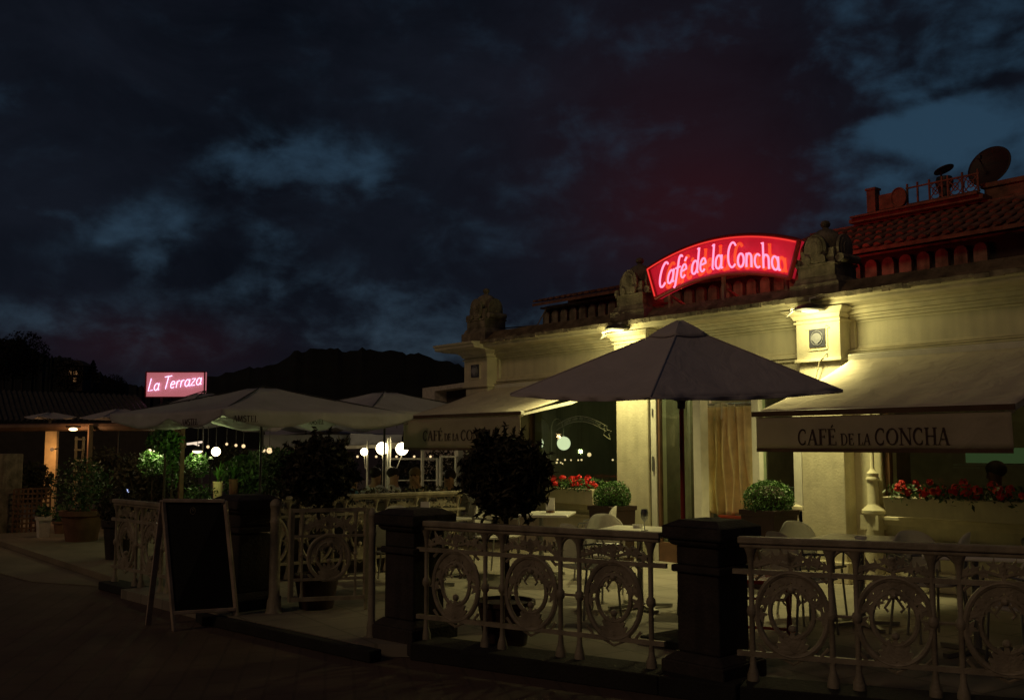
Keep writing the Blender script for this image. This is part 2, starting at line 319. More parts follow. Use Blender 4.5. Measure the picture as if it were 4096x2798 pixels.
# ------------------------------------------------------------------ lettering (written as strokes)
SCR = {  # rounded sign-writer's letters, x-height .55, cap height 1
 'C': (.62, [arc(.32, .5, .27, .5, 48, 312, 18)]), 'L': (.5, [[(.12, 1), (.08, .02), (.45, .05)]]), 'T': (.62, [[(.02, .97), (.62, 1.0)], [(.34, .98), (.28, 0)]]),
 'a': (.52, [arc(.22, .27, .18, .27, 20, 380, 16), [(.40, .55), (.40, .1), (.44, .01), (.50, .04)]]),
 'f': (.38, [arc(.27, .82, .12, .17, 30, 180, 7)+[(.15, .3), (.13, -.2), (.06, -.27)], [(.0, .52), (.32, .52)]]),
 'e': (.50, [[(.06, .29), (.38, .33)]+arc(.22, .28, .17, .27, 12, 318, 14)]), "'": (.0, [[(-.28, .68), (-.18, .82)]]),
 'd': (.55, [arc(.22, .27, .18, .27, 20, 380, 16), [(.32, .98), (.41, 1.03), (.41, .08), (.48, .02)]]),
 'l': (.26, [[(.02, .96), (.12, 1.03), (.12, .08), (.19, .0)]]), 'o': (.48, [arc(.22, .27, .18, .27, 0, 360, 16)]),
 'n': (.52, [[(.06, .55), (.08, .50), (.08, .0)], [(.08, .35)]+arc(.23, .38, .14, .17, 160, 0, 8)+[(.38, .0)]]),
 'c': (.46, [arc(.23, .27, .18, .27, 50, 310, 14)]),
 'h': (.54, [[(.0, .98), (.09, 1.03), (.09, .0)], [(.09, .35)]+arc(.25, .38, .15, .17, 160, 0, 8)+[(.40, .0)]]),
 'r': (.36, [[(.05, .52), (.07, 0)], [(.07, .32)]+arc(.20, .38, .12, .16, 160, 45, 6)]), 'z': (.46, [[(.05, .54), (.36, .55), (.04, .01), (.40, .02)]]),
 ' ': (.24, [])}
K, T = .13, .045
SER = {  # thick and thin roman capitals: (stroke, width)
 'C': (.72, [(arc(.38, .5, .31, .47, 55, 305, 16), K*.8), ([(.56, .95), (.58, .72)], T), ([(.58, .28), (.56, .05)], T)]),
 'A': (.78, [([(.10, .02), (.38, .98)], T), ([(.38, .98), (.64, .02)], K), ([(.20, .34), (.55, .34)], T), ([(.0, .02), (.22, .02)], T), ([(.50, .02), (.78, .02)], T)]),
 'F': (.62, [([(.16, 0), (.16, 1)], K), ([(.03, .98), (.56, .98)], T), ([(.16, .53), (.42, .53)], T), ([(.54, .98), (.54, .80)], T), ([(.42, .62), (.42, .44)], T), ([(.03, .02), (.30, .02)], T)]),
 'E': (.66, [([(.16, 0), (.16, 1)], K), ([(.03, .98), (.56, .98)], T), ([(.16, .53), (.42, .53)], T), ([(.54, .98), (.54, .80)], T), ([(.42, .62), (.42, .44)], T), ([(.03, .02), (.60, .02)], T), ([(.58, .02), (.58, .22)], T)]),
 "'": (0, [([(-.36, 1.08), (-.24, 1.24)], .07)]),
 'D': (.78, [([(.16, 0), (.16, 1)], K), ([(.03, .98), (.34, .98)]+arc(.34, .5, .33, .48, 90, -90, 12)+[(.03, .02)], T*1.3), (arc(.34, .5, .33, .44, 45, -45, 6), K*.8)]),
 'L': (.60, [([(.16, 0), (.16, 1)], K), ([(.03, .98), (.30, .98)], T), ([(.03, .02), (.54, .02)], T), ([(.54, .02), (.55, .25)], T)]),
 'O': (.80, [(arc(.39, .5, .32, .47, 0, 360, 20), T*1.4), (arc(.39, .5, .31, .44, 130, 230, 8), K*.85), (arc(.39, .5, .31, .44, -50, 50, 8), K*.85)]),
 'N': (.84, [([(.14, .02), (.14, .98)], T), ([(.12, .98), (.68, .02)], K), ([(.68, .02), (.68, .98)], T), ([(.0, .98), (.24, .98)], T), ([(.02, .02), (.26, .02)], T), ([(.56, .98), (.80, .98)], T)]),
 'H': (.84, [([(.16, 0), (.16, 1)], K), ([(.66, 0), (.66, 1)], K), ([(.16, .52), (.66, .52)], T)]+[([(x, z), (x+.27, z)], T) for x in (.03, .53) for z in (.02, .98)]),
 'M': (.9, [([(.1, 0), (.14, 1)], .12), ([(.14, 1), (.42, .1)], .12), ([(.42, .1), (.7, 1)], .12), ([(.7, 1), (.74, 0)], .12)]),
 'S': (.6, [(arc(.28, .74, .2, .22, 30, 240, 9)+arc(.28, .27, .21, .24, 80, -140, 9), .13)]), 'T': (.62, [([(.0, .95), (.6, .95)], .12), ([(.3, 0), (.3, .9)], .14)]), ' ': (.34, [])}
def strip(mb, pts, wd, ex, ez, org, nrm, th):
    P = [Vector((x, z)) for x, z in pts]; l, r_ = [], []
    for i, p in enumerate(P):
        t = (P[min(i+1, len(P)-1)]-P[max(i-1, 0)]); t = t.normalized() if t.length > 0 else Vector((1, 0)); n = Vector((-t.y, t.x))*wd/2
        l.append(p+n); r_.append(p-n)
    W = lambda q: org+ex*q.x+ez*q.y
    for i in range(len(P)-1): mb.prism([W(l[i]), W(l[i+1]), W(r_[i+1]), W(r_[i])], nrm*th)
def text_width(s, tab, small=1):
    return sum(tab[c][0] for c in s)
def write(mb, s, tab, org, ex, ez, nrm, size, style='flat', r=.01, slant=0, th=.003, smallfrom=None, curve=None):
    """ex, ez unit vectors; size = cap height; curve(u)->(extra x, extra z, angle)"""
    x = 0; k = 0
    for ch in s:
        adv, st = tab[ch]
        for item in st:
            pts, wd = item if style == 'flat' and tab is SER else (item, .13)
            q = [((x+a+b*slant)*size, b*size) for a, b in pts]
            if curve: q = [curve(a, b) for a, b in q]
            if style == 'tube': mb.tube([org+ex*a+ez*b for a, b in q], r, 6)
            else: strip(mb, q, wd*size, ex, ez, org, nrm, th+.0006*(k % 5)); k += 1
        x += adv
    return x*size
# ------------------------------------------------------------------ foliage
def leaves(mb, fn, count, size, rnd, flat=.0, elong=1.9):
    for _ in range(count):
        p, nrm = fn(rnd); s_ = size*rnd.uniform(.6, 1.35)
        a = Vector((rnd.gauss(0, 1), rnd.gauss(0, 1), rnd.gauss(0, 1)))+nrm*flat
        a = a.normalized(); b = a.orthogonal().normalized(); b = (Matrix.Rotation(rnd.uniform(0, 6.28), 3, a) @ b); c = a.cross(b)
        l = s_*elong; mb.add([p-b*l/2, p+c*s_*.38-b*l*.05, p+b*l/2, p-c*s_*.38-b*l*.05], [(0, 1, 2, 3)])
def crown_fn(c, r, fill=.55, lumps=9, seed=1, sq=(1, 1, 1)):
    rr = random.Random(seed); L_ = []
    for _ in range(lumps):
        d = Vector((rr.gauss(0, 1), rr.gauss(0, 1), rr.gauss(0, 1))).normalized(); L_.append((d, rr.uniform(-.07, .07)))
    def fn(rnd):
        d = Vector((rnd.gauss(0, 1), rnd.gauss(0, 1), rnd.gauss(0, 1))).normalized()
        k = 1+sum(max(0, d.dot(q)-.55)*2.2*h for q, h in L_)
        t = fill+(1-fill)*rnd.random()**.5
        if rnd.random() < .07: t *= 1.08
        return Vector(c)+Vector((d.x*sq[0], d.y*sq[1], d.z*sq[2]))*r*k*t, d
    return fn
def blades(mb, c, n, length, rnd, lean=1.0, wd=.02, up=1.0):
    for _ in range(n):
        a = rnd.uniform(0, 6.28); ln = length*rnd.uniform(.55, 1.15); o = rnd.uniform(.2, 1)*lean; h = Vector((cos(a), sin(a), 0)); s_ = Vector((-sin(a), cos(a), 0))*wd
        pts = []
        for i in range(5):
            t = i/4; pts.append(Vector(c)+h*(o*ln*.7*t**1.4)+Vector((0, 0, up*ln*(t-.55*o*t*t*t))))
        for i in range(4):
            w0, w1 = s_*(1-i/4.2), s_*(1-(i+1)/4.2); mb.add([pts[i]-w0, pts[i]+w0, pts[i+1]+w1, pts[i+1]-w1], [(0, 1, 2, 3)])
# =================================================================== SETTING
G = 10.3                      # the cafe's front wall stands in the plane y = G
def ground_sheet():
    m = MB(); m.add([(-1500, -1500, 0), (1500, -1500, 0), (1500, 1500, 0), (-1500, 1500, 0)], [(0, 1, 2, 3)])
    tag(m.build('street', M['street']), kind='structure')
ground_sheet()
FENCE = [(-11.0, 3.88), (-9.02, 4.05), (-7.05, 4.36), (-6.68, 4.53), (-4.72, 5.2), (-4.22, 5.38), (-2.55, 6.3), (-.6, 7.5)]
tp = [(-11.2, 3.62), (-9.0, 3.8), (-7.0, 4.1), (-6.6, 4.5), (-4.7, 5.16), (-4.1, 5.36), (-2.4, 6.3), (0, 7.8), (0, 10.7), (-11.2, 10.7)]
m = MB(); m.prism([(x, y, .004) for x, y in tp], (0, 0, .096)); tag(m.build('terrace_floor', M['terrace']), kind='structure')
m = MB(); m.prism([(x, y, .004) for x, y in [(-26, 3.9), (-11.21, 3.9), (-11.21, 14), (-14.2, 30), (-40, 30), (-40, 10)]], (0, 0, .08)); tag(m.build('neighbour_terrace_floor', M['pale_path']), kind='structure')
m = MB(); m.prism([(x, y, .002) for x, y in [(-30, 1.6), (-13.2, 3.2), (-12.0, 3.88), (-26, 3.88), (-40, 6)]], (0, 0, .008)); tag(m.build('pale_pavement', M['pale_path']), kind='structure')
m = MB()
for a, b in zip(FENCE[3:], FENCE[4:]):
    m.beam((a[0], a[1]-.02, .065), (b[0], b[1]-.02, .065), .34, .13)
m.beam((-12.05, 3.76, .05), (-9.3, 4.0, .05), .26, .09); m.beam((-9.0, 3.77, .047), (-6.72, 4.10, .047), .12, .09); m.beam((-9.3, 3.86, .045), (-9.0, 3.8, .045), .3, .085)
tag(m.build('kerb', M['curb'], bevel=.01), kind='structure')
def ridge(name, prof, D0, depth, amp, seed, m_):
    rr = random.Random(seed); mb = MB(); n = 260; rows = []
    x0, x1 = prof[0][0], prof[-1][0]
    for i in range(n+1):
        px = x0+(x1-x0)*i/n
        for a, b in zip(prof, prof[1:]):
            if a[0] <= px <= b[0]: py = a[1]+(b[1]-a[1])*(px-a[0])/(b[0]-a[0]); break
        py += rr.gauss(0, 1)*amp*rr.choice((.4, 1, 1.6)); p = ad(px, py, D0); d = Vector((p.x, p.y, 0)).normalized()
        rows.append([Vector((p.x, p.y, 0))-d*depth*.5+Vector((0, 0, -1)), Vector((p.x, p.y, 0))-d*depth*.2+Vector((0, 0, p.z*.6)), p, Vector((p.x, p.y, 0))+d*depth*.35+Vector((0, 0, p.z*.7)), Vector((p.x, p.y, -1))+d*depth*.7])
    vs = [q for r_ in rows for q in r_]; mb.add(vs, [(i*5+j, (i+1)*5+j, (i+1)*5+j+1, i*5+j+1) for i in range(n) for j in range(4)])
    return tag(mb.build(name, m_, smooth=True), kind='structure')
ridge('hills', [(420, 1560), (720, 1520), (870, 1500), (960, 1480), (1060, 1462), (1130, 1440), (1200, 1400), (1270, 1392), (1350, 1396), (1450, 1402), (1560, 1400), (1640, 1412), (1700, 1420), (1790, 1448), (1900, 1474), (2200, 1560), (2700, 1640), (4600, 1700)], 520, 160, 4.2, 4, M['hill'])
ridge('hillside', [(-900, 1330), (-100, 1372), (40, 1358), (90, 1352), (130, 1395), (180, 1420), (260, 1428), (330, 1455), (440, 1512), (620, 1560), (900, 1600)], 90, 40, 5, 9, M['hill'])
# =================================================================== CAFE BUILDING
B = thing('cafe_building', 'long single storey cream cafe with pilasters, deep cornice and tiled roof', 'building', (-7, G, 0))
XL, XR = -13.70, .4
wall = MB()
def wb(x0, x1, z0, z1, y0=G, y1=G+.3): wall.box(x0, x1, y0, y1, z0, z1)
wb(XL, -12.32, .1, 3.4); wb(-12.32, -10.12, .1, .88); wb(-12.32, -10.12, 2.42, 3.4); wb(-10.12, -9.62, .1, 3.4)
wb(-9.62, -7.12, 2.45, 3.4); wb(-7.12, -6.12, .1, 3.4); wb(-6.12, -3.3, .1, .82); wb(-6.12, -3.3, 2.45, 3.4); wb(-3.3, XR, .1, 3.4)
wall.box(XL, XL+.3, G+.3, 17, .1, 3.4); wall.box(XR-.3, XR, G+.3, 17, .1, 3.4); wall.box(XL, XR, 17, 17.3, .1, 3.4)
wall.build('wall', M['plaster'], B)
MB().box(XL+.3, XR-.3, G+.3, 17, .1, .16).build('floor', M['inner_dark'], B)
MB().box(XL+.3, XR-.3, G+.3, 17, 3.0, 3.06).build('ceiling', M['inner'], B)
inn = MB().box(XL+.4, XR-.4, 16.6, 16.8, .16, 3.0); inn.box(-9.98, -9.9, G+.3, 14, .16, 3.0); inn.box(-6.95, -6.85, G+.3, 12.2, .16, 3.0); inn.build('inner_wall', M['inner'], B)
PIL = [(-13.70, -13.09), (-10.09, -9.48), (-7.02, -6.46), (-3.3, -2.7)]
for a, b in PIL:
    p = MB(); p.box(a, b, G-.22, G-.002, .1, 2.62); p.build('pilaster', M['plaster_trim'], B, bevel=.006)
    p = MB(); p.box(a-.015, b+.015, G-.245, G-.0, 2.64, 3.12)
    p.box(a-.035, b+.035, G-.27, G-.002, 2.62, 2.655); p.box(a-.035, b+.035, G-.27, G-.002, 3.075, 3.1)
    for z0, z1, o0, o1 in ((3.121, 3.17, .03, .055), (3.171, 3.215, .055, .13), (3.2151, 3.235, .135, .14)): p.add([(a-o0, G-.245-o0, z0), (b+o0, G-.245-o0, z0), (b+o0, G-.001, z0), (a-o0, G-.001, z0), (a-o1, G-.245-o1, z1), (b+o1, G-.245-o1, z1), (b+o1, G-.001, z1), (a-o1, G-.001, z1)], [(0,3,2,1),(4,5,6,7),(0,1,5,4),(1,2,6,5),(2,3,7,6),(3,0,4,7)])
    p.box(a+.12, b-.12, G-.262, G-.243, 3.0, 3.02)
    p.build('capital', M['plaster_trim'], B, bevel=.006)
    p = MB(); cx = (a+b)/2; p.box(a-.03, b+.03, G-.25, G-.0, .1, .34); p.build('plinth', M['plaster_trim'], B, bevel=.01)
    # shell plaque on the capital
    p = MB(); p.box(cx-.105, cx+.105, G-.262, G-.247, 2.79, 3.0); p.build('plaque', M['plaque'], B)
    q = MB()
    for k in range(9):
        t = R(-70+17.5*k); q.beam((cx, G-.268, 2.83), (cx+.075*sin(t), G-.272, 2.87+.085*cos(t)), .022, .014, (0, 1, 0))
    q.ball((cx, G-.262, 2.885), .055, 12, 8, (1, .35, 1)); q.tube([(cx+.08*cos(t), G-.268, 2.895+.085*sin(t)) for t in [2*pi*i/20 for i in range(21)]], .005, 5); q.build('shell_relief', M['plaque_rim'], B)
    q = MB(); fr = [(-.125, 2.76), (.125, 2.76), (.125, 3.03), (-.125, 3.03)]
    for (x0, z0), (x1, z1) in zip(fr, fr[1:]+fr[:1]): q.beam((cx+x0, G-.25, z0), (cx+x1, G-.25, z1), .018, .014, (0, 1, 0))
    q.build('plaque_frame', M['plaster_trim'], B)
# entablature, panels, cornice between and over the pilasters
edges = [(-13.08, -10.10), (-9.47, -7.03), (-6.45, -3.31), (-2.69, XR)]
e = MB()
for k, (a, b) in enumerate(edges):
    for o, z0, z1 in [(.035, 2.66, 2.70), (.06, 2.70, 2.735), (.03, 2.735, 2.755), (.05, 3.085, 3.12), (.08, 3.12, 3.15), (.13, 3.15, 3.2), (.17, 3.2, 3.235)]: e.box(a, b, G-o, G-.001, z0, z1)
    e.box(a, a+.07, G-.04, G-.001, 2.757, 3.083); e.box(b-.07, b, G-.04, G-.001, 2.757, 3.083)
    e.box(a+.07, b-.07, G-.016, G-.001, 2.757, 2.785); e.box(a+.07, b-.07, G-.016, G-.001, 3.055, 3.083)
e.build('frieze', M['plaster_trim'], B, bevel=.004)
c = MB()
def cor(x0, x1, f):
    prof = [(0, 3.236), (-.20, 3.236), (-.26, 3.25), (-.36, 3.252), (-.385, 3.27), (-.385, 3.30), (-.42, 3.32), (-.425, 3.35), (0, 3.40)]
    pr = [(x0, G+y-f+(f if y == 0 else 0), z) for y, z in prof]; c.prism(pr, (x1-x0, 0, 0))
cor(-14.12, -13.0, .20)
cor(-13.0, -9.2, .0); cor(-9.2, XR, .0)
c.build('cornice', M['plaster_trim'], B)
rr = random.Random(5); c = MB(); x = -13.0          # weathered lip of the gutter, drips
while x < XR:
    wd = rr.uniform(.03, .16); c.box(x, x+wd, G-.45-rr.uniform(0, .006), G-.426, 3.335-rr.uniform(0, .028), 3.365+rr.uniform(0, .01)); x += wd-.001
c.build('gutter_lip', M['stone_cap'], B)
p = MB()
for a, b in [(-13.07, -10.12), (-9.46, -7.05), (-6.43, -3.33), (-2.67, XR)]:
    for k in range(5): p.box(a, b, G-.26+.035*k, G+.12, 3.405+.029*k, 3.432+.029*k)
p.build('parapet', M['parapet'], B)
for a, b in PIL:                                        # finials over the pilasters
    cx, cy = (a+b)/2, G-.02; f = MB()
    f.obox((cx, cy, 3.47), (.66, .56, .13)); f.obox((cx, cy, 3.575), (.60, .52, .075), e=(.03, .03)); f.obox((cx, cy, 3.68), (.50, .44, .13)); f.obox((cx, cy, 3.76), (.53, .47, .028))
    f.obox((cx, cy, 3.86), (.44, .38, .17))
    for dx, dy, rz in ((0, -.215, 0), (0, .215, 0), (-.245, 0, 1), (.245, 0, 1)):
        ax = Vector((0, 1, 0)) if not rz else Vector((1, 0, 0)); s_ = Vector((1, 0, 0)) if not rz else Vector((0, 1, 0)); o = Vector((cx+dx, cy+dy, 3.95))
        for rad, th, hh in ((.15, .035, 1.15), (.105, .05, 1.3), (.05, .06, 1.6)):
            f.prism([o-ax*th/2+s_*rad*cos(t)+Vector((0, 0, rad*hh*sin(t))) for t in [2*pi*i/18 for i in range(18)]], ax*th)
    for sx_ in (-1, 1):
        f.prism([(cx+sx_*.29+.055*cos(t), cy-.18, 3.82+.05*sin(t)) for t in [2*pi*i/12 for i in range(12)]], (0, .36, 0))
        f.prism([(cx+sx_*.1+.05*cos(t), cy-.26, 3.82+.05*sin(t)) for t in [2*pi*i/12 for i in range(12)]], (0, .02, 0))
    f.lathe((cx, cy, 0), [(.17, 3.95), (.185, 4.06), (.17, 4.12), (.13, 4.17), (.085, 4.20), (.045, 4.215), (.032, 4.235), (.052, 4.25), (.06, 4.28), (.045, 4.31), (0.005, 4.325)], 18)
    f.build('finial', M['stone_cap'], B, smooth=True)
# inner clerestory with a row of arched corbels and tiled roofs
cl = MB(); cl.box(-13.9, XR, 12.05, 12.25, 3.40, 4.22); cl.box(-13.9, -13.7, 12.25, 15, 3.40, 4.22); cl.build('clerestory', M['dark_tile'], B)
cb = MB(); x = -13.8
while x < -5.7:
    cb.prism([(x+.085*cos(t), 11.98, 4.03+.085*sin(t)) for t in [pi*i/8 for i in range(9)]]+[(x-.085, 11.98, 3.80), (x+.085, 11.98, 3.80)], (0, .072, 0)); x += .245
cb.box(-13.9, -2.4, 11.95, 12.05, 3.72, 3.76); cb.box(-13.9, -2.4, 11.93, 12.05, 4.16, 4.19); cb.build('corbel_row', M['stone_cap'], B)
def tiles(x0, x1, y0, z0, y1, z1, pitch=.155, name='roof'):
    t = MB(); n = int((x1-x0)/pitch); rows = 4; rr = random.Random(3)
    d = Vector((0, y1-y0, z1-z0)); nrm = Vector((0, -(z1-z0), y1-y0)).normalized()
    t.prism([(x0, y0, z0-.05), (x0, y1, z1-.05), (x0, y1, z1), (x0, y0, z0)], (x1-x0, 0, 0))
    for i in range(n):
        cx = x0+(i+.5)*pitch
        for j in range(rows):
            a = Vector((cx, y0, z0))+d*(j/rows-.01); b = Vector((cx, y0, z0))+d*((j+1)/rows+.03)
            r0, r1 = pitch*.33*rr.uniform(.94, 1.06), pitch*.27; vs = []
            for q, r_, lift in ((a, r0, .028), (b, r1, .006)):
                for k in range(7): an = pi*k/6; vs.append(q+Vector((r_*cos(an), 0, 0))+nrm*(r_*sin(an)*.8+lift))
            t.add(vs, [(k, k+1, k+8, k+7) for k in range(6)]+[tuple(range(6, -1, -1))])
    return t.build(name, M['tile'], B)
tiles(-8.7, XR, 11.72, 4.22, 12.9, 4.80); tiles(-13.95, -8.72, 11.78, 4.25, 12.6, 4.44)
m = MB(); m.box(-8.7, XR, 12.9, 13.0, 4.2, 4.80); m.box(-8.7, XR, 12.86, 13.25, 4.80, 4.84); m.box(-7.95, -6.0, 12.72, 12.98, 4.842, 4.90); m.box(-7.9, -6.05, 12.66, 12.98, 4.903, 4.93)
m.box(-13.9, -8.7, 12.62, 12.7, 4.2, 4.43); m.build('roof_beam', M['tile'], B)
MB().box(-14.0, XR, G+.12, 12.04, 3.401, 3.43).build('flat_roof', M['parapet'], B)
m = MB(); m.box(-6.12, -3.2, 13.02, 15.4, 4.7, 5.04); m.box(-6.16, -3.15, 12.99, 15.45, 5.04, 5.10); m.build('roof_box', M['tile'], B)
# windows
def window(x0, x1, z0, z1, y, bars, name='window', fm='white_paint', gl='glass', dep=.07, wd=.055):
    f = MB(); f.box(x0, x0+wd, y, y+dep, z0, z1); f.box(x1-wd, x1, y, y+dep, z0, z1); f.box(x0+wd, x1-wd, y, y+dep, z0, z0+wd); f.box(x0+wd, x1-wd, y, y+dep, z1-wd, z1)
    for b in bars: f.box(b-.03, b+.03, y+.003, y+dep-.003, z0+wd, z1-wd)
    o = f.build(name, M[fm], B, bevel=.004); g = MB(); g.box(x0+wd, x1-wd, y+dep*.45, y+dep*.45+.006, z0+wd, z1-wd); g.build('pane', M[gl], o); return o
wl = window(-12.3, -10.14, .9, 2.4, G+.02, [], fm='wood')
wr = window(-6.1, -3.32, .84, 2.43, G+.02, [-4.35], fm='wood')
for (a, b) in ((-12.34, -10.12), (-6.14, -3.36)):
    m = MB(); m.box(a, b, G-.12, G+.02, .83, .868); m.box(a+.02, b-.02, G-.08, G-.002, .775, .828); m.box(a+.02, b-.02, G-.05, G-.002, .60, .63); m.box(a+.02, b-.02, G-.05, G-.002, .102, .3)
    m.build('sill', M['plaster_trim'], B, bevel=.006)
for s_ in (-1, 1):   # half columns either side of the right pilaster
    cx = -6.19 if s_ > 0 else -7.13
    q = MB(); q.lathe((cx, G-.09, 0), [(.105, .1), (.105, .88), (.13, .90), (.13, .93), (.066, .99), (.062, 1.0), (.062, 1.26), (.075, 1.27), (.075, 1.285), (.063, 1.30), (.066, 1.34), (.035, 1.37), (.022, 1.4), (.020, 2.3), (.04, 2.35), (.05, 2.40), (.05, 2.44)], 16)
    q.obox((cx, G-.09, .80), (.22, .20, .16)); q.build('half_column', M['plaster_trim'], B, smooth=True)
# door: glazed leaves between white posts
GD = G-.17
D = MB()
for a, b, y0, y1 in ((-9.46, -9.36, GD-.02, GD+.08), (-8.68, -8.55, GD-.05, GD+.1), (-7.74, -7.63, GD-.05, GD+.09), (-7.16, -7.05, GD-.02, GD+.08)): D.box(a, b, y0, y1, .1, 2.44)
D.box(-9.36, -7.16, GD+.1, GD+.16, 2.3, 2.44); D.box(-7.63, -7.16, GD, GD+.07, .1, .86)
door = D.build('door', M['white_paint'], B, bevel=.005)
q = MB(); q.box(-9.36, -8.69, GD+.03, GD+.036, .36, 2.3); q.build('pane', M['glass'], door); q = MB(); q.box(-7.63, -7.16, GD+.03, GD+.036, .87, 2.3); q.build('pane', M['glass'], door)
q = MB(); q.box(-9.35, -8.69, GD+.0, GD+.06, .1, .355); q.box(-9.355, -9.315, GD-.0, GD+.06, .36, 2.29); q.box(-8.725, -8.685, GD+.0, GD+.06, .36, 2.29); q.build('leaf_frame', M['wood'], door)
q = MB(); q.box(-9.43, -9.40, GD-.035, GD-.022, 1.30, 1.50); q.box(-9.43, -9.41, GD-.03, GD-.022, 2.05, 2.15); q.build('handle', M['steel'], door)
q = MB(); q.box(-8.54, -7.75, GD+.3, GD+.34, .1, .72); q.box(-8.54, -7.75, GD+.26, GD+.345, .721, .745); q.build('lower_panel', M['wood_red'], door)
q = MB(); q.box(-9.33, -9.27, G+.35, G+.41, .16, 2.6); q.box(-9.05, -9.0, G+.5, G+.55, .16, 2.6); q.box(-9.33, -8.7, G+.6, G+.66, 1.0, 1.07); q.build('inner_frame', M['white_paint'], door)
# curtain gathered in the doorway
CU = thing('curtain', 'tan gathered curtain hanging in the open doorway', 'curtain', (-8.5, G+.35, .7))
def cur(u, v):
    z = .74+1.42*(1-v); x = -9.0+(.90+.08*sin(v*2.5))*u; gath = .55+.45*v
    return Vector((x+.012*sin(40*u+3*v), G+.24+.045*sin(u*46+1.5*sin(v*4))*gath+.02*sin(u*17+v*6), z+(.02*sin(u*30) if v > .99 else 0)))
q = MB(); q.grid(cur, 150, 26); o = q.build('drape', M['curtain'], CU, smooth=True); s_ = o.modifiers.new('solid', 'SOLIDIFY'); s_.thickness = .006
def cur2(u, v):
    z = 1.98+.22*(1-v)-.02*sin(u*9); return Vector((-8.86+.50*u+.03*v*(u-.5), G+.27+.035*sin(u*30)*(.4+v), z))
q = MB(); q.grid(cur2, 70, 6); o = q.build('heading', M['canvas_cream'], CU, smooth=True); s_ = o.modifiers.new('solid', 'SOLIDIFY'); s_.thickness = .006
q = MB(); q.tube([(-9.05, G+.34, 2.2), (-8.0, G+.34, 2.2)], .012, 8)
for k in range(12): q.tube([(-8.98+.078*k+.022*cos(t), G+.34, 2.19+.03*sin(t)) for t in [2*pi*i/8 for i in range(9)]], .004, 4)
q.build('rail', M['plaque_rim'], CU)
# etched ribbon on the left window
q = MB(); yv = G+.012
A0, A1 = ay(2225, 1720, yv), ay(2425, 1710, yv); wd_ = A1.x-A0.x; cz = A0.z
def etc(u, k): return Vector((A0.x+wd_*u, yv, cz+k+.16*sin(pi*min(1, u*.93+.06))-.03))
for k in (.0, .075): q.tube([etc(i/24, k*.9+.01*(k > 0)) for i in range(25)], .0032, 4)
fx = A0.x+wd_
q.tube([(fx-.05, yv, cz+.05), (fx+.02, yv, cz+.055), (fx+.01, yv, cz+.0), (fx+.12, yv, cz-.03), (fx+.05, yv, cz-.06), (fx+.08, yv, cz-.15), (fx-.06, yv, cz-.075), (fx-.03, yv, cz-.03), (fx-.05, yv, cz+.03)], .0032, 4)
def cvw(a, b):
    u = a*1.95/wd_+.1; p = etc(min(.98, u), .022); return (p.x-A0.x, p.z-cz+b)
write(q, "Cafe' de la Concha", SCR, Vector((A0.x, yv, cz)), Vector((1, 0, 0)), Vector((0, 0, 1)), Vector((0, -1, 0)), .058, 'tube', .0022, .3, curve=cvw)
q.build('window_etching', M['etch'], wl)
# inside the cafe: globe lamp and bulbs added as reflections in the pane, warm lights
def globe_standard(name, label, base, heads, hz, pole_r, gr, gm, group=None, pw=0, hook=True, cat='lamp post', pm='iron_white', lcol=(1, .86, .55)):
    t = thing(name, label, cat, base, 0, group); b = Vector(base)
    q = MB(); q.lathe(b, [(.11, 0), (.10, .1), (.05, .16), (pole_r, .22), (pole_r, hz+.25-b.z), (pole_r*.7, hz+.32-b.z)], 12); q.build('pole', M[pm], t, smooth=True)
    for h in heads:
        h = Vector(h); d = Vector((h.x-b.x, h.y-b.y, 0)); dn = d.normalized(); L_ = d.length; a = MB()
        if hook:
            r_ = L_*.42; pts = [Vector((b.x, b.y, hz-.1))+dn*.03, Vector((b.x, b.y, hz+.30))+dn*.04]+[Vector((b.x, b.y, hz+.34))+dn*(L_*.12+r_-r_*cos(t)-.0)+Vector((0, 0, r_*1.1*sin(t))) for t in [pi*i/10 for i in range(11)]]
            pts.append(Vector((h.x, h.y, h.z+gr)))
        else: pts = [Vector((b.x, b.y, hz-.2)), Vector((b.x, b.y, hz-.24))+d*.6, Vector((h.x, h.y, h.z-gr))]
        a.tube(pts, .010, 6); a.build('arm', M[pm], t)
        g = MB(); g.ball(h, gr, 20, 12); g.build('globe', M[gm], t, smooth=True)
    if pw:
        for h in heads: lamp('lamp_light', Vector(h)+Vector((0, 0, 0)), pw, lcol, gr*1.05, t)
    return t
def inside(px, py, y): return ay(px, py, y)
h1, h2 = inside(2148, 1772, 11.15), inside(2255, 1772, 11.15); mid = (h1+h2)/2
h1b = h1
globe_standard('globe_lamp', 'twin globe lamp with hooked arms added behind the cafe window as a reflection', (mid.x-.0, 11.15, .16), [h1b, h2], 1.60, .016, .113, 'globe_reflection', pw=0, cat='lamp', pm='plaster_trim', lcol=(.9, 1, .6))
for k, (px, py, r_) in enumerate([(2230, 1837, .017), (2260, 1838, .016), (2284, 1839, .014), (2313, 1839, .014), (2326, 1838, .017), (2227, 1849, .018), (2243, 1849, .014), (2250, 1853, .013), (2357, 1817, .035), (2451, 1838, .016)]):
    p = inside(px, py, 11.7); q = MB(); q.ball(p, r_, 8, 6); bb_ = q.build('reflection_bulb', M['bulb_small']); q = MB(); q.tube([p+Vector((0, 0, r_)), (p.x, p.y, 3.0)], .002, 4); q.build('cord', M['iron_dark'], bb_)
    tag(bb_, '%s tiny bulb added behind the left cafe window as a reflection' % ['first of the upper row,', 'second of the upper row,', 'third of the upper row,', 'fourth of the upper row,', 'fifth of the upper row,', 'leftmost of the lower row,', 'middle of the lower row,', 'rightmost of the lower row,', 'brighter and higher', 'lone rightmost'][k], 'light', 'tiny bulbs added as reflections in the left window')
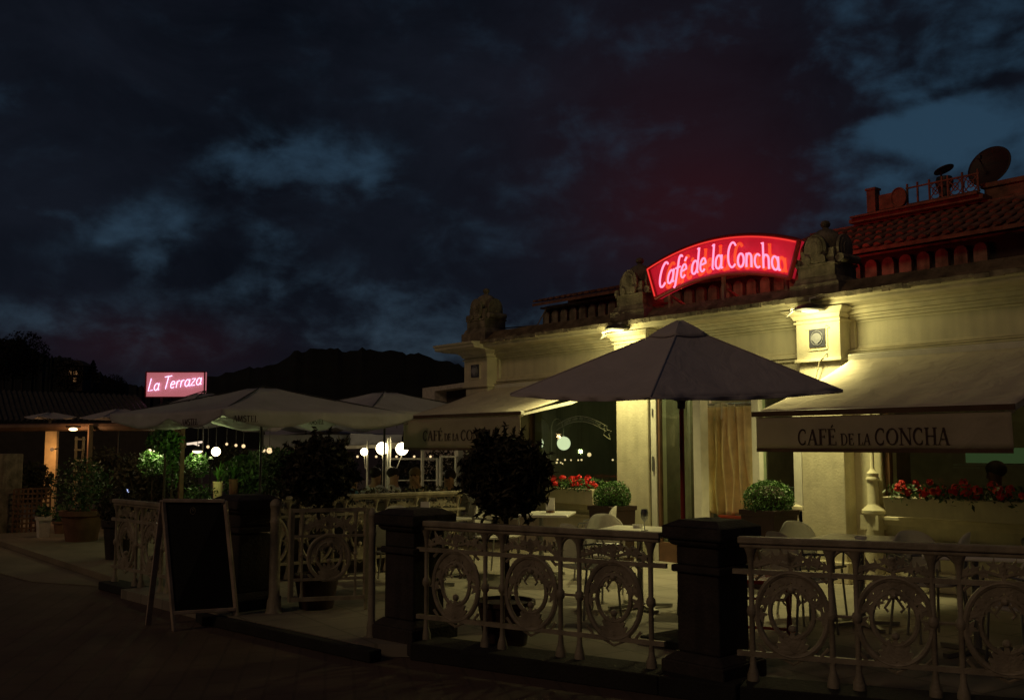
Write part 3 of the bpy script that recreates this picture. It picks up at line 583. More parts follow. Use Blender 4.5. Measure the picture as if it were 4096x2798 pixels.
lamp('inside_light', (-8.3, 11.6, 2.75), 12, (1, .70, .34), .2, B); lamp('inside_light', (-8.35, G+.05, 2.5), 2.2, (1, .78, .40), .12, B); lamp('inside_light', (-9.1, 11.5, 2.6), 14, (.80, 1, .50), .25, B)
lamp('inside_light', (-11.4, 13.5, 2.7), 2.6, (.8, .95, .5), .3, B); lamp('inside_light', (-4.6, 12.6, 2.8), 4, (1, .62, .30), .3, B); lamp('inside_light', (-5.3, 10.85, 2.3), 1.6, (1, .62, .30), .3, B)  # last one is added in front of the seated customer to brighten him
q = MB(); p0, p1 = inside(3862, 1822, 13.2), inside(4120, 1850, 13.2); q.box(p0.x, p1.x+.6, 13.2, 13.26, p1.z-.01, p0.z+.09); p2 = inside(4010, 1790, 13.2); q.box(p2.x, p1.x+.6, 13.19, 13.26, p0.z+.091, p2.z)
tag(q.build('light_panel', M['lit_panel']), 'dim green lit panel behind the seated customer at right', 'light panel')
q = MB(); p0, p1 = inside(3815, 1858, 12.8), inside(4100, 1852, 12.8); q.beam(p0, p1+Vector((.4, 0, 0)), .03, .02); q.beam(p0-Vector((0, .02, .035)), p0+Vector((.35, -.02, -.035)), .02, .01)
tag(q.build('counter_rail', M['steel']), 'shining metal rail under the green light panel', 'rail')
q = MB(); q.obox((-9.2, 12.0, .58), (1.1, .6, .84)); q.obox((-9.2, 11.98, 1.03), (1.16, .68, .05)); 
tag(q.build('counter', M['tray'], bevel=.01), 'pale counter behind the left glass door leaf', 'counter')
for cx_, cy_ in ((-5.4, 11.6), (-11.3, 11.5)):
    t = thing('inner_table', 'small round wooden table inside the cafe %s' % ('behind the right window' if cx_ > -8 else 'behind the left window'), 'table', (cx_, cy_, .16))
    q = MB().lathe((cx_, cy_, .16), [(.38, .70), (.39, .72), (.38, .74)], 24); q.build('top', M['wood'], t); q = MB().lathe((cx_, cy_, .16), [(.22, 0), (.2, .02), (.03, .04), (.03, .7)], 14); q.build('pedestal', M['iron_dark'], t)
# =================================================================== SIGNS
S = thing('neon_sign', 'large arched red neon sign standing on the cafe parapet', 'sign', (-8.2, 10.1, 3.4))
sy_, scx = 10.1, -8.2
def top(x): t = (x-scx)/1.21; return 4.315-.215*t*t
def bot(x): t = (x-scx)/1.07; return 3.835-.175*t*t
def spt(u, v, y):     # u -1..1 across, v 0 bottom .. 1 top
    xb, xt = scx+1.085*u, scx+1.235*u; x = xb+(xt-xb)*v; return Vector((x, y, bot(xb)*(1-v)+top(xt)*v))
q = MB(); n = 40
for i in range(n):
    a, b = -1+2*i/n, -1+2*(i+1)/n
    q.add([spt(a, 0, sy_), spt(b, 0, sy_), spt(b, 1, sy_), spt(a, 1, sy_), spt(a, 0, sy_+.07), spt(b, 0, sy_+.07), spt(b, 1, sy_+.07), spt(a, 1, sy_+.07)], [(0, 1, 2, 3), (7, 6, 5, 4), (0, 4, 5, 1), (3, 2, 6, 7)]+([(0, 3, 7, 4)] if i == 0 else [])+([(1, 5, 6, 2)] if i == n-1 else []))
q.build('panel', M['sign_red'], S)
q = MB()
q.tube([spt(-1+2*i/40, 1, sy_-.03) for i in range(41)]+[spt(1, 1-i/6, sy_-.03) for i in range(1, 7)]+[spt(1-2*i/40, 0, sy_-.03) for i in range(41)]+[spt(-1, i/6, sy_-.03) for i in range(7)], .030, 8); q.build('edge_frame', M['sign_edge'], S)
q = MB(); q.tube([spt(-.985+1.97*i/40, .945, sy_-.07) for i in range(41)], .010, 6); q.tube([spt(-.985, .94-.88*i/6, sy_-.07) for i in range(7)], .010, 6)
q.build('border_tube', M['neon_red'], S)
txt = "Cafe' de la Concha"; wd_ = text_width(txt, SCR); TS = .318
for nm, mt, y, style, dx, r_ in (('painted_letters', 'sign_letter', sy_-.004, 'flat', .012, 0), ('letter_tube', 'neon_pink', sy_-.125, 'tube', .0, .0135)):
    q = MB(); kx = (2*1.0)/wd_/TS
    def cvs(a, b):
        x = scx-1.00+a*kx+.03+dx; tz = (bot(x)+top(x))/2-.175+(x-scx)*.0; ang = -.32*(x-scx)/1.2
        return (x-b*sin(-ang*.55)+.0, tz+b+.0)
    write(q, txt, SCR, Vector((0, y, 0)), Vector((1, 0, 0)), Vector((0, 0, 1)), Vector((0, -1, 0)), TS, style, r_, .14, curve=cvs)
    q.build(nm, M[mt], S)
for x in (-9.15, -8.22, -7.25):
    q = MB(); q.beam((x, sy_+.10, 3.40), (x, sy_+.10, bot(x)+.3), .04, .04); q.beam((x, sy_+.10, 3.7), (x, 10.9, 3.44), .03, .03); q.build('support', M['iron_white'], S)
q = MB(); q.beam((-9.5, sy_+.14, 3.60), (-9.15, sy_+.14, 3.60), .03, .03); q.obox((-7.0, sy_+.16, 3.78), (.16, .12, .14)); q.build('transformer_box', M['sign_edge'], S)
# the red tubes' light on the roof behind and the wall around
ld = bpy.data.lights.new('sign_light', 'AREA'); ld.shape = 'RECTANGLE'; ld.size = 2.0; ld.size_y = .12; ld.energy = 6; ld.color = (1, .05, .04)
o = bpy.data.objects.new('sign_light', ld); col.objects.link(o); o.location = Vector((scx, sy_+.12, 4.0))-WL[S]; o.rotation_euler = (R(90), 0, 0); o.parent = S
# second sign, pink light box beyond the white parasols
a_, b_ = ad(586, 1487, 30), ad(820, 1491, 30); ex = Vector((b_.x-a_.x, b_.y-a_.y, 0)).normalized(); nr = Vector((ex.y, -ex.x, 0)); W2 = (b_-a_).length; H2 = .76
S2 = thing('lightbox_sign', 'pink neon sign box glowing above the white parasols', 'sign', (a_.x, a_.y, a_.z-H2)); o2 = Vector((a_.x, a_.y, a_.z-H2))
q = MB(); q.prism([o2, o2+ex*W2, o2+ex*W2+Vector((0, 0, H2)), o2+Vector((0, 0, H2))], -nr*.18); q.build('panel', M['pink_box'], S2)
q = MB()
for p0, p1 in (((0, 0), (W2, 0)), ((W2, 0), (W2, H2)), ((W2, H2), (0, H2)), ((0, H2), (0, 0))): q.beam(o2+ex*p0[0]+Vector((0, 0, p0[1]))+nr*.02, o2+ex*p1[0]+Vector((0, 0, p1[1]))+nr*.02, .035, .035, nr)
q.build('edge_frame', M['sign_edge'], S2)
q = MB(); txt = 'La Terraza'; tw = text_width(txt, SCR); kx = W2*.93/tw
e2 = (ex+Vector((0, 0, .13))).normalized()
write(q, txt, SCR, o2+ex*W2*.035+Vector((0, 0, .17))+nr*.06, e2*1.0, Vector((0, 0, 1)), nr, kx, 'tube', .0125, .2, curve=lambda a, b: (a, b*1.05)); q.build('letter_tube', M['neon_violet'], S2)
q = MB()
for k in (.25, .75): q.beam(o2+ex*W2*k-nr*.1, Vector((o2.x, o2.y, 2.2))+ex*W2*k-nr*.1, .05, .05)
q.build('support', M['iron_dark'], S2)
# =================================================================== WALL LAMPS
LAMPC = (1, .90, .36)
for pp_, lab, wsc in ((ay(2468, 1316, G-.47), 'metal wall lamp on bent arm over the pilaster beside the left awning', 1.0), (ay(3240, 1238, G-.47), 'metal wall lamp on bent arm over the pilaster with the shell plaque', 1.05)):
    y = G-.47; zl = pp_.z; px0 = pp_.x
    t = thing('wall_lamp', lab, 'lamp', (px0, G-.42, 3.3), 0, 'lamps over the cafe pilasters')
    q = MB(); q.tube([(px0+.2, G-.42, 3.35), (px0+.12, y+.05, 3.36), (px0, y, 3.33), (px0, y, 3.29)], .012, 8); q.tube([(px0-.3, G-.35, 3.23), (px0-.26, G-.5, 3.19), (px0-.18, G-.58, 3.22), (px0-.10, y, 3.26)], .010, 6); q.tube([(px0-.3, G-.35, 3.23), (px0-.36, G-.42, 3.17), (px0-.3, G-.5, 3.15), (px0-.18, G-.55, 3.2)], .008, 6); q.build('arm', M['white_paint'], t, smooth=True)
    q = MB(); q.lathe((px0, y, zl), [(.17, -.01), (.175, .0), (.15, .035), (.06, .06), (.03, .075)], 24); q.build('shade', M['iron_dark'], t, smooth=True)
    q = MB(); q.lathe((px0, y, zl), [(.05, -.03), (.10, -.016), (.06, -.012)], 18); q.build('bulb', M['bulb'], t, smooth=True)
    lamp('lamp_light', (px0, y-.14, zl-.11), 25*wsc, LAMPC, .14, t)
    lamp('lamp_spot', (px0, y-.16, zl-.08), 195*wsc, LAMPC, .09, t, spot=R(112), aim=(px0, y-.75, 0), blend=.75)
# =================================================================== AWNINGS
def awning(name, lab, x0, x1, zb, yb, zf, yf, vdrop, words, wx0, wx1, wz, wh, arms=True):
    t = thing(name, lab, 'awning', ((x0+x1)/2, yb, zb), 0, 'cream awnings of the cafe')
    q = MB(); nu, nv = 36, 14
    def fn(u, v):
        x = x0+(x1-x0)*u; s_ = .035*sin(pi*v); return Vector((x, yb+(yf-yb)*v, zb+(zf-zb)*v-s_+.006*sin(u*40)*v))
    q.grid(fn, nu, nv); o = q.build('canopy', M['canvas_cream'], t, smooth=True); so = o.modifiers.new('solid', 'SOLIDIFY'); so.thickness = .008; so.offset = -1
    q = MB(); q.beam((x0-.01, yf, zf-.01), (x1+.01, yf, zf-.01), .07, .055); q.build('front_bar', M['white_paint'], t, bevel=.01)
    q = MB(); q.beam((x0-.02, yf-.036, zf-.012), (x1+.02, yf-.036, zf-.012), .012, .05); q.build('bar_trim', M['brown_cloth'], t)
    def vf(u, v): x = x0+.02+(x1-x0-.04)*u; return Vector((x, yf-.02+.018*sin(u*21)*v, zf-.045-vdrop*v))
    q = MB(); q.grid(vf, 60, 6); o = q.build('valance', M['shaded_valance'], t, smooth=True); so = o.modifiers.new('solid', 'SOLIDIFY'); so.thickness = .004
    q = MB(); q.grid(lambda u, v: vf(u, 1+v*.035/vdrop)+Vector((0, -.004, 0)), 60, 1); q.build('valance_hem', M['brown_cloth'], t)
    q = MB(); tot = sum(text_width(s, SER)*k for s, k in words); x = wx0; kk = (wx1-wx0)/tot/wh
    for s, k in words:
        a = MB(); write(a, s, SER, Vector((0, 0, 0)), Vector((1, 0, 0)), Vector((0, 0, 1)), Vector((0, -1, 0)), wh*k, 'flat', th=.003)
        for v in a.v: v.x *= kk
        q.add([Vector((x+v.x, yf-.02+.018*sin((x+v.x-x0-.02)/(x1-x0-.04)*21)*min(1, max(0, (zf-.045-wz-v.z)/vdrop))-.006+v.y, wz+v.z)) for v in a.v], a.f); x += text_width(s, SER)*wh*k*kk
    q.build('lettering', M['letter'], t)
    for x in ((x0+.04, x1-.04) if arms else (x0+.04,)):
        q = MB(); md = (x, (yb+yf)/2+.1, (zb+zf)/2-.10); q.beam((x, yb-.02, zb-.12), md, .04, .05); q.beam(md, (x, yf+.03, zf-.02), .035, .045); q.ball((x, yf+.01, zf-.02), .045, 10, 6); q.build('arm', M['white_paint'], t)
    q = MB(); q.box(x0-.03, x1+.03, yb-.04, yb+.05, zb-.03, zb+.06); q.build('cassette', M['white_paint'], t, bevel=.01)
    return t
ayy = G-.36
b0 = ay(3396, 1437, ayy); yf = 8.5; f0 = ay(3019, 1649, yf)
for _ in range(30):
    f0 = ay(3019, 1652, yf); yf += (f0.x-b0.x)*1.1
    if yf > 9.6 or yf < 7: break
awz = f0.z
vz = lambda py: ay(3300, py, yf).z
wA, wB = ay(3190, 1760, yf-.04), ay(3800, 1757, yf-.04)
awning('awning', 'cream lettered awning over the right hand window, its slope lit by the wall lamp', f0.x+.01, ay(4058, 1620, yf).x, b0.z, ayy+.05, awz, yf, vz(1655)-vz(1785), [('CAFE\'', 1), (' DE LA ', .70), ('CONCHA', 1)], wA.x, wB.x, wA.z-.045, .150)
yl = 8.62
L0, L1 = ay(1616, 1664, yl), ay(2088, 1651, yl)
wA, wB = ay(1690, 1757, yl-.04), ay(1985, 1754, yl-.04)
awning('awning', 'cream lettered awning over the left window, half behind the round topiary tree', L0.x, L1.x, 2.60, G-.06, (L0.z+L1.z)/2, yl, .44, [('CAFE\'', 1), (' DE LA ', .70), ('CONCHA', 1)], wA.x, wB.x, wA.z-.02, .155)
# cables on the front
q = MB(); q.tube([(-6.55, G-.03, 3.2), (-6.54, G-.05, 2.9), (-6.56, G-.05, 2.74), (-6.62, G-.27, 2.70), (-6.70, G-.28, 2.62), (-6.78, G-.26, 2.4), (-6.95, G-.24, 2.2)], .007, 5)
q.tube([(-6.53, G-.09, 2.74), (-5.6, G-.09, 2.74), (-4.6, G-.09, 2.75), (-3.4, G-.09, 2.74)], .006, 5); tag(q.build('cable', M['cable']), 'thin pale cable running along the frieze above the right awning', 'cable')
q = MB(); q.tube([(-13.33, G-.05, 3.2), (-13.32, G-.05, 2.7), (-13.1, G-.1, 2.66), (-12.2, G-.09, 2.68), (-11.2, G-.09, 2.74), (-10.4, G-.1, 2.72)], .012, 5); tag(q.build('cable', M['cable']), 'sagging cable on the frieze beside the corner pilaster', 'cable')
q = MB(); q.tube([(-13.2, G+.1, 3.62), (-13.25, 11.3, 3.75), (-13.7, 11.9, 4.14)], .012, 5); tag(q.build('cable', M['cable']), 'loose wire rising from the parapet to the roof edge', 'cable')
# =================================================================== ROOFTOP
RR = thing('roof_railing', 'small rusty red railing with round motifs on the roof ridge', 'railing', (-6.9, 12.8, 4.93))
q = MB(); q.beam((-7.1, 12.8, 5.2), (-6.07, 12.8, 5.2), .025, .02); q.beam((-7.1, 12.8, 4.97), (-6.07, 12.8, 4.97), .025, .02)
for x in (-7.08, -6.93, -6.76, -6.58, -6.50, -6.30, -6.09): q.beam((x, 12.8, 4.93), (x, 12.8, 5.26), .022, .022)
for x in (-6.76+.085, -6.40, -6.19):
    for rad in (.09, .04): q.tube([(x+rad*cos(t), 12.8, 5.085+rad*1.25*sin(t)) for t in [2*pi*i/18 for i in range(19)]], .008, 5)
    q.beam((x-.09, 12.8, 5.18), (x+.09, 12.8, 4.99), .012, .012, (0, 1, 0)); q.beam((x+.09, 12.8, 5.18), (x-.09, 12.8, 4.99), .012, .012, (0, 1, 0))
q.build('rail', M['tile'], RR)
q = MB(); q.obox((-7.60, 12.8, 5.10), (.13, .13, .34)); q.obox((-7.60, 12.8, 5.285), (.16, .16, .03)); q.obox((-7.37, 12.8, 5.06), (.26, .05, .24)); q.obox((-7.37, 12.77, 5.0), (.2, .03, .08)); q.build('end_post', M['tile'], RR)
q = MB(); q.prism([(-7.18+.11*cos(t), 12.74, 5.08+.135*sin(t)) for t in [2*pi*i/28 for i in range(28)]], (0, .06, 0)); q.tube([(-7.18+.11*cos(t), 12.735, 5.08+.135*sin(t)) for t in [2*pi*i/28 for i in range(29)]], .012, 5); q.build('medallion', M['tile'], RR)
t = thing('chimney_cowl', 'dark round chimney cowl with tilted lid behind the roof railing', 'chimney cowl', (-6.70, 13.1, 4.84))
q = MB(); q.lathe((-6.70, 13.1, 4.84), [(.075, 0), (.075, .33), (.105, .35), (.12, .42), (.10, .49), (.05, .50)], 16); q.build('drum', M['iron_dark'], t, smooth=True)
q = MB(); q.prism([(-6.70+.13*cos(a)+.0, 13.1+.13*sin(a), 5.43+.045*cos(a)) for a in [2*pi*i/18 for i in range(18)]], (0, 0, .012)); q.beam((-6.74, 13.1, 5.3), (-6.74, 13.1, 5.42), .02, .02); q.build('lid', M['iron_dark'], t)
t = thing('satellite_dish', 'large dark satellite dish standing on the roof', 'satellite dish', (-5.85, 13.2, 5.06))
dc = ad(3963, 670, 13.1); ax = Vector((-.06, -.85, .30)).normalized(); e1 = ax.orthogonal().normalized(); e2_ = ax.cross(e1); q = MB()
def dish(u, v): a = 2*pi*u; r_ = .30*v; return dc+e1*(r_*cos(a))+e2_*(r_*sin(a))+ax*(.07*v*v-.03)
q.grid(dish, 32, 8); o = q.build('reflector', M['pot_dark'], t, smooth=True); so = o.modifiers.new('solid', 'SOLIDIFY'); so.thickness = .012
q = MB(); q.tube([dc-ax*.04, dc-ax*.1-Vector((0, 0, .25)), (dc.x, dc.y+.1, 5.1)], .02, 8); q.tube([dc-e2_*.25, dc+ax*.28], .008, 5); q.obox(dc+ax*.29, (.05, .05, .05)); q.build('mount', M['iron_dark'], t)
# =================================================================== FLOWER BOXES
def flower_box(lab, x0, x1, z0, z1, seed, dens):
    t = thing('flower_box', lab, 'flower box', ((x0+x1)/2, G-.2, z0), 0, 'white window boxes full of red flowers'); rnd = random.Random(seed)
    q = MB(); y0, y1 = G-.36, G-.10
    q.add([(x0, y0+.03, z0), (x1, y0+.03, z0), (x1, y1, z0), (x0, y1, z0), (x0-.02, y0-.01, z1), (x1+.02, y0-.01, z1), (x1+.02, y1, z1), (x0-.02, y1, z1)], [(0,3,2,1),(4,5,6,7),(0,1,5,4),(1,2,6,5),(2,3,7,6),(3,0,4,7)])
    q.build('trough', M['plaster_trim'], t, bevel=.008)
    lf = MB()
    def fn(r): x = r.uniform(x0, x1); return Vector((x, r.uniform(y0-.05, y1), z1-.02+r.random()**1.3*.16+(-.07*r.random() if r.random() < .2 else 0))), Vector((0, -1, .5))
    leaves(lf, fn, int(520*(x1-x0)), .035, rnd, .5); lf.build('leaf_mass', M['leaf_mid'], t)
    for k in range(int(dens*(x1-x0))):
        c = Vector((rnd.uniform(x0+.03, x1-.03), rnd.uniform(y0-.06, y0+.14), z1+rnd.uniform(.03, .17))); p = MB(); rad = rnd.uniform(.028, .048)
        for j in range(15):
            d = Vector((rnd.gauss(0, 1), rnd.gauss(0, 1)-.5, rnd.gauss(0, .8)+.2)).normalized(); a = d.orthogonal().normalized(); b = d.cross(a); o_ = c+d*rad
            p.add([o_+a*.022, o_+b*.022+d*.006, o_-a*.022, o_-b*.022+d*.006], [(0, 1, 2, 3)])
        p.build('flower_head', M['petal'], t)
    return t
bx0 = ay(3538, 1990, G-.36).x
flower_box('long white window box with red flowers under the right window', bx0, -3.45, .89, 1.10, 5, 17)
flower_box('white window box with red flowers behind the round topiary tree', -11.95, -10.47, .80, 1.02, 8, 20)
# =================================================================== IRON RAILINGS
def star_leaf(mb, c, ex, ez, nr, size, rot, k):
    pts = []
    for i in range(10):
        a = rot+2*pi*i/10; r_ = size*(1 if i % 2 == 0 else .42)*(1.25 if i == 0 else 1); pts.append(c+ex*(r_*cos(a))+ez*(r_*sin(a)))
    mb.prism([p-nr*(.006+.001*k) for p in pts], nr*(.012+.002*k))
def ring_panel(mb, c, ex, ez, nr, rx, rz, rnd):
    j = lambda a: a*rnd.uniform(.97, 1.03); rx, rz = j(rx), rz*1.03
    E_ = lambda ax, az_, n=40: [c+ex*(ax*cos(2*pi*i/n))+ez*(az_*sin(2*pi*i/n)) for i in range(n+1)]
    mb.tube(E_(rx, rz), .0205, 7); c2 = c+ez*.015
    mb.tube([c2+ex*(rx*.62*cos(2*pi*i/30))+ez*(rz*.62*sin(2*pi*i/30)) for i in range(31)], .0165, 6)
    pb = c-ez*(rz*.92)
    for k in range(9):                                   # shell rising from the bottom rail
        a = R(12+156*k/8); d = ex*cos(a)+ez*sin(a); s_ = d.cross(nr); ln = .085+.055*sin(a)
        mb.prism([pb-nr*.012+s_*.006, pb-nr*.012+d*ln*.6+s_*.024, pb-nr*.012+d*ln*1.02+s_*.008, pb-nr*.012+d*ln*1.02-s_*.008, pb-nr*.012+d*ln*.6-s_*.024, pb-nr*.012-s_*.006], nr*(.020+.0013*k))
    mb.ball(pb+ez*.155, .026, 10, 7); mb.tube([pb-ex*.12+ez*.015, pb-ex*.05-ez*.02, pb+ex*.05-ez*.02, pb+ex*.12+ez*.015], .018, 6)
    for s_ in (-1, 1):
        mb.tube([c+ex*(s_*rx*1.0)-ez*rz*.75, c+ex*(s_*rx*.78)-ez*rz*.95, c+ex*(s_*rx*.98)-ez*rz*.98], .012, 5)
        mb.tube([c+ex*(s_*rx*1.02)+ez*rz*.80, c+ex*(s_*rx*.80)+ez*rz*.96, c+ex*(s_*rx*1.0)+ez*rz*.99], .012, 5)
        for k in range(6): star_leaf(mb, c+ex*(s_*rx*(.16+.15*k))+ez*(rz*(.84-.035*k*k)), ex, ez, nr, j(.060), rnd.uniform(0, 6), k)
        for k in range(3): star_leaf(mb, c+ex*(s_*rx*(.25+.2*k))+ez*(rz*(.56-.14*k)), ex, ez, nr, j(.042), rnd.uniform(0, 6), k+6)
        mb.tube([c+ez*rz*.62, c+ex*(s_*.03)+ez*rz*.45, c+ex*(s_*.055)+ez*rz*.30, c+ex*(s_*.035)+ez*rz*.22], .009, 5)
    star_leaf(mb, c+ez*rz*.9, ex, ez, nr, .075, pi/2, 4); mb.ball(c+ez*rz*.60, .028, 8, 6)
def leaf_band(mb, c, ex, ez, nr, wdt, h, rnd):
    for k in range(9):
        u = (k-4)/4; star_leaf(mb, c+ex*(u*wdt*.44)+ez*(h*(.12-.30*abs(u)+.12*(k % 2))+rnd.uniform(-.012, .012)), ex, ez, nr, h*rnd.uniform(.27, .38), pi/2-u*.9+rnd.uniform(-.4, .4), k)
    mb.tube([c-ex*wdt*.48-ez*h*.28, c-ex*wdt*.22-ez*h*.02, c-ez*h*.22, c+ex*wdt*.22-ez*h*.02, c+ex*wdt*.48-ez*h*.28], .011, 6)
    mb.prism([c-nr*.008+ex*(h*.2*cos(t))+ez*(h*(.12+.3*sin(t))) for t in [2*pi*i/12 for i in range(12)]], nr*.018)
def railing(lab, p0, p1, zt, zf, units, seed=1, group='cast iron railings round the terrace', ends=True):
    a, b = Vector((p0[0], p0[1], 0)), Vector((p1[0], p1[1], 0)); L_ = (b-a).length; ex = (b-a).normalized(); nr = Vector((ex.y, -ex.x, 0)); ez = Vector((0, 0, 1)); rnd = random.Random(seed)
    t = thing('iron_railing', lab, 'railing', (a.x, a.y, zf), 0, group); H = zt-zf; P = lambda s, z: a+ex*s+ez*z
    zm, zb = zf+H*.755, zf+H*.185
    q = MB(); q.beam(P(-.06, zt-.02), P(L_+.06, zt-.02), .075, .045); q.beam(P(-.05, zt-.055), P(L_+.05, zt-.055), .045, .03); q.build('top_rail', M['iron_white'], t, bevel=.008)
    q = MB(); q.beam(P(-.10, zm), P(L_+.10, zm), .032, .032); q.build('middle_rail', M['iron_white'], t)
    q = MB(); q.beam(P(-.08, zb), P(L_+.08, zb), .034, .034); q.build('bottom_rail', M['iron_white'], t)
    un = L_/units; gap_ = .155
    def post(s):
        q = MB(); q.lathe(P(s, 0), [(.040, zf), (.038, zf+.035), (.022, zf+.09), (.0185, zf+.14), (.018, zf+H*.44), (.030, zf+H*.455), (.034, zf+H*.48), (.030, zf+H*.505), (.018, zf+H*.52), (.018, zf+H*.82), (.026, zf+H*.87), (.044, zt-.07)], 10)
        q.build('post', M['iron_white'], t, smooth=True)
    for k in range(units+1):
        for s in ((k*un-gap_/2, k*un+gap_/2) if 0 < k < units else ((.02,) if k == 0 else (L_-.02,))): post(s)
        if 0 < k < units:
            q = MB(); q.tube([P(k*un-gap_/2+gap_*i/8, zt-.06-.07*(abs(i-4)/4)**2) for i in range(9)], .018, 6)
            q.build('arch', M['iron_white'], t); q = MB(); q.tube([P(k*un-gap_/2, zf+H*.48), P(k*un+gap_/2, zf+H*.48)], .010, 5); q.build('tie', M['iron_white'], t)
    for k in range(units):
        lo, hi = (k*un+(gap_/2 if k else .03)), ((k+1)*un-(gap_/2 if k < units-1 else .03)); cs = (lo+hi)/2; wdt = hi-lo
        q = MB(); ring_panel(q, P(cs, (zm+zb)/2), ex, ez, nr, min(wdt*.49, .215), (zm-zb)/2-.005, rnd); q.build('ring_panel', M['iron_white'], t)
        q = MB(); leaf_band(q, P(cs, (zt-.08+zm)/2), ex, ez, nr, wdt, zt-.08-zm, rnd); q.build('leaf_band', M['iron_white'], t)
        q = MB(); q.tube([P(cs-wdt*.2, zb), P(cs, zb-.05), P(cs+wdt*.2, zb)], .01, 5); q.build('scroll', M['iron_white'], t)
    return t
railing('white cast iron railing between the two nearest dark piers', (-6.70, 4.53), (-4.83, 5.17), 1.05, .13, 3, 1)
railing('white cast iron railing right of the nearest dark pier', (-4.20, 5.40), (-2.62, 6.24), 1.05, .13, 3, 2)
railing('white cast iron railing running out of the picture at right', (-2.46, 6.33), (-.7, 7.45), 1.05, .13, 3, 3)
railing('short white cast iron railing behind the chalkboard', (-11.95, 3.78), (-9.45, 4.03), 1.03, .09, 4, 4)
railing('long white cast iron railing dividing the two terraces', (-10.72, 4.25), (-10.62, 7.7), 1.06, .12, 6, 5)
def pier(lab, c, rz, zt, mt='dark_stone', s=1.0):
    t = thing('stone_pier', lab, 'pier', (c[0], c[1], 0), 0, 'dark stone piers of the fence'); x, y = c
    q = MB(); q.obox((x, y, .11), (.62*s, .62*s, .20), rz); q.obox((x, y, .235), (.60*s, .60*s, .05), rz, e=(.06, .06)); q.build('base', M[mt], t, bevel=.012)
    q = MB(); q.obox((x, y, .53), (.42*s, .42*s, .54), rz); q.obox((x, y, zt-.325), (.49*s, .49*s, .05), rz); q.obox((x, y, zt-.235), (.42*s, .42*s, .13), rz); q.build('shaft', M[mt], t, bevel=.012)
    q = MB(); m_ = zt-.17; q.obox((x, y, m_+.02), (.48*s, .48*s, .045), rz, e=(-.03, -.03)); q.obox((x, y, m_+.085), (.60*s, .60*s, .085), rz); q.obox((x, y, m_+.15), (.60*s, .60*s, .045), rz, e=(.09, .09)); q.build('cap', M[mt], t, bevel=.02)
pier('dark stone pier nearest the camera, between two railing sections', tuple(ad(2845, 2100, 6.95))[:2], R(4), 1.14, s=.82)
pier('dark stone pier on the right side of the gate opening', tuple(ad(1660, 2100, 8.3))[:2], R(9), 1.13, s=.82)
pier('dark stone pier left of the iron gate', tuple(ad(985, 2100, 9.8))[:2], R(6), 1.17, s=.82)
pier('dark stone pier at the far right end of the railing', (-2.54, 6.28), R(30), 1.12, s=.8)
# gate posts and gate
def gpost(lab, x, y, h, w_):
    t = thing('gate_post', lab, 'gate post', (x, y, .0), 0, 'white gate posts')
    q = MB(); q.lathe((x, y, 0), [(w_*.95, .0), (w_*.95, .09), (w_*.75, .12), (w_*.7, .2), (w_*.55, .24), (w_*.52, h*.80), (w_*.6, h*.82), (w_*.52, h*.84), (w_*.52, h*.93), (w_*.62, h*.95)], 14); q.build('shaft', M['iron_white'], t, smooth=True)
    q = MB(); q.lathe((x, y, 0), [(w_*.62, h*.951), (w_*.6, h*.975), (w_*.35, h), (.01, h+.01)], 14); q.build('cap', M['iron_white'], t, smooth=True)
gpost('fluted white gate post with domed cap beside the gate hinges', -8.77, 4.24, 1.14, .095)
gpost('slim white gate post against the dark pier', -7.17, 4.33, 1.13, .055)
gt = thing('iron_gate', 'white cast iron gate standing ajar with ring motif', 'gate', (-8.66, 4.33, .1))
g0, g1 = Vector((-8.64, 4.34, 0)), Vector((-8.36, 4.98, 0)); ex = (g1-g0).normalized(); nr = Vector((ex.y, -ex.x, 0)); ez = Vector((0, 0, 1)); gw = (g1-g0).length
PG = lambda s, z: g0+ex*s+ez*z
q = MB()
for s in (.0, gw): q.beam(PG(s, .2), PG(s, 1.06), .04, .04)
for z in (.22, 1.04): q.beam(PG(0, z), PG(gw, z), .04, .035)
q.beam(PG(gw, .06), PG(gw, .2), .025, .025); q.build('frame', M['iron_white'], gt)
q = MB()
for s in (.10, gw-.10): q.lathe(PG(s, 0), [(.022, .23), (.012, .28), (.012, .6), (.024, .63), (.012, .66), (.012, .86), (.024, 1.02)], 8)
q.beam(PG(0, .80), PG(gw, .80), .025, .025); q.beam(PG(0, .40), PG(gw, .40), .025, .025); q.build('bars', M['iron_white'], gt)
q = MB(); ring_panel(q, PG(gw/2, .6), ex, ez, nr, .19, .2, random.Random(5)); q.build('ring_panel', M['iron_white'], gt)
q = MB(); leaf_band(q, PG(gw/2, .91), ex, ez, nr, gw-.24, .2, random.Random(6)); q.build('leaf_band', M['iron_white'], gt)
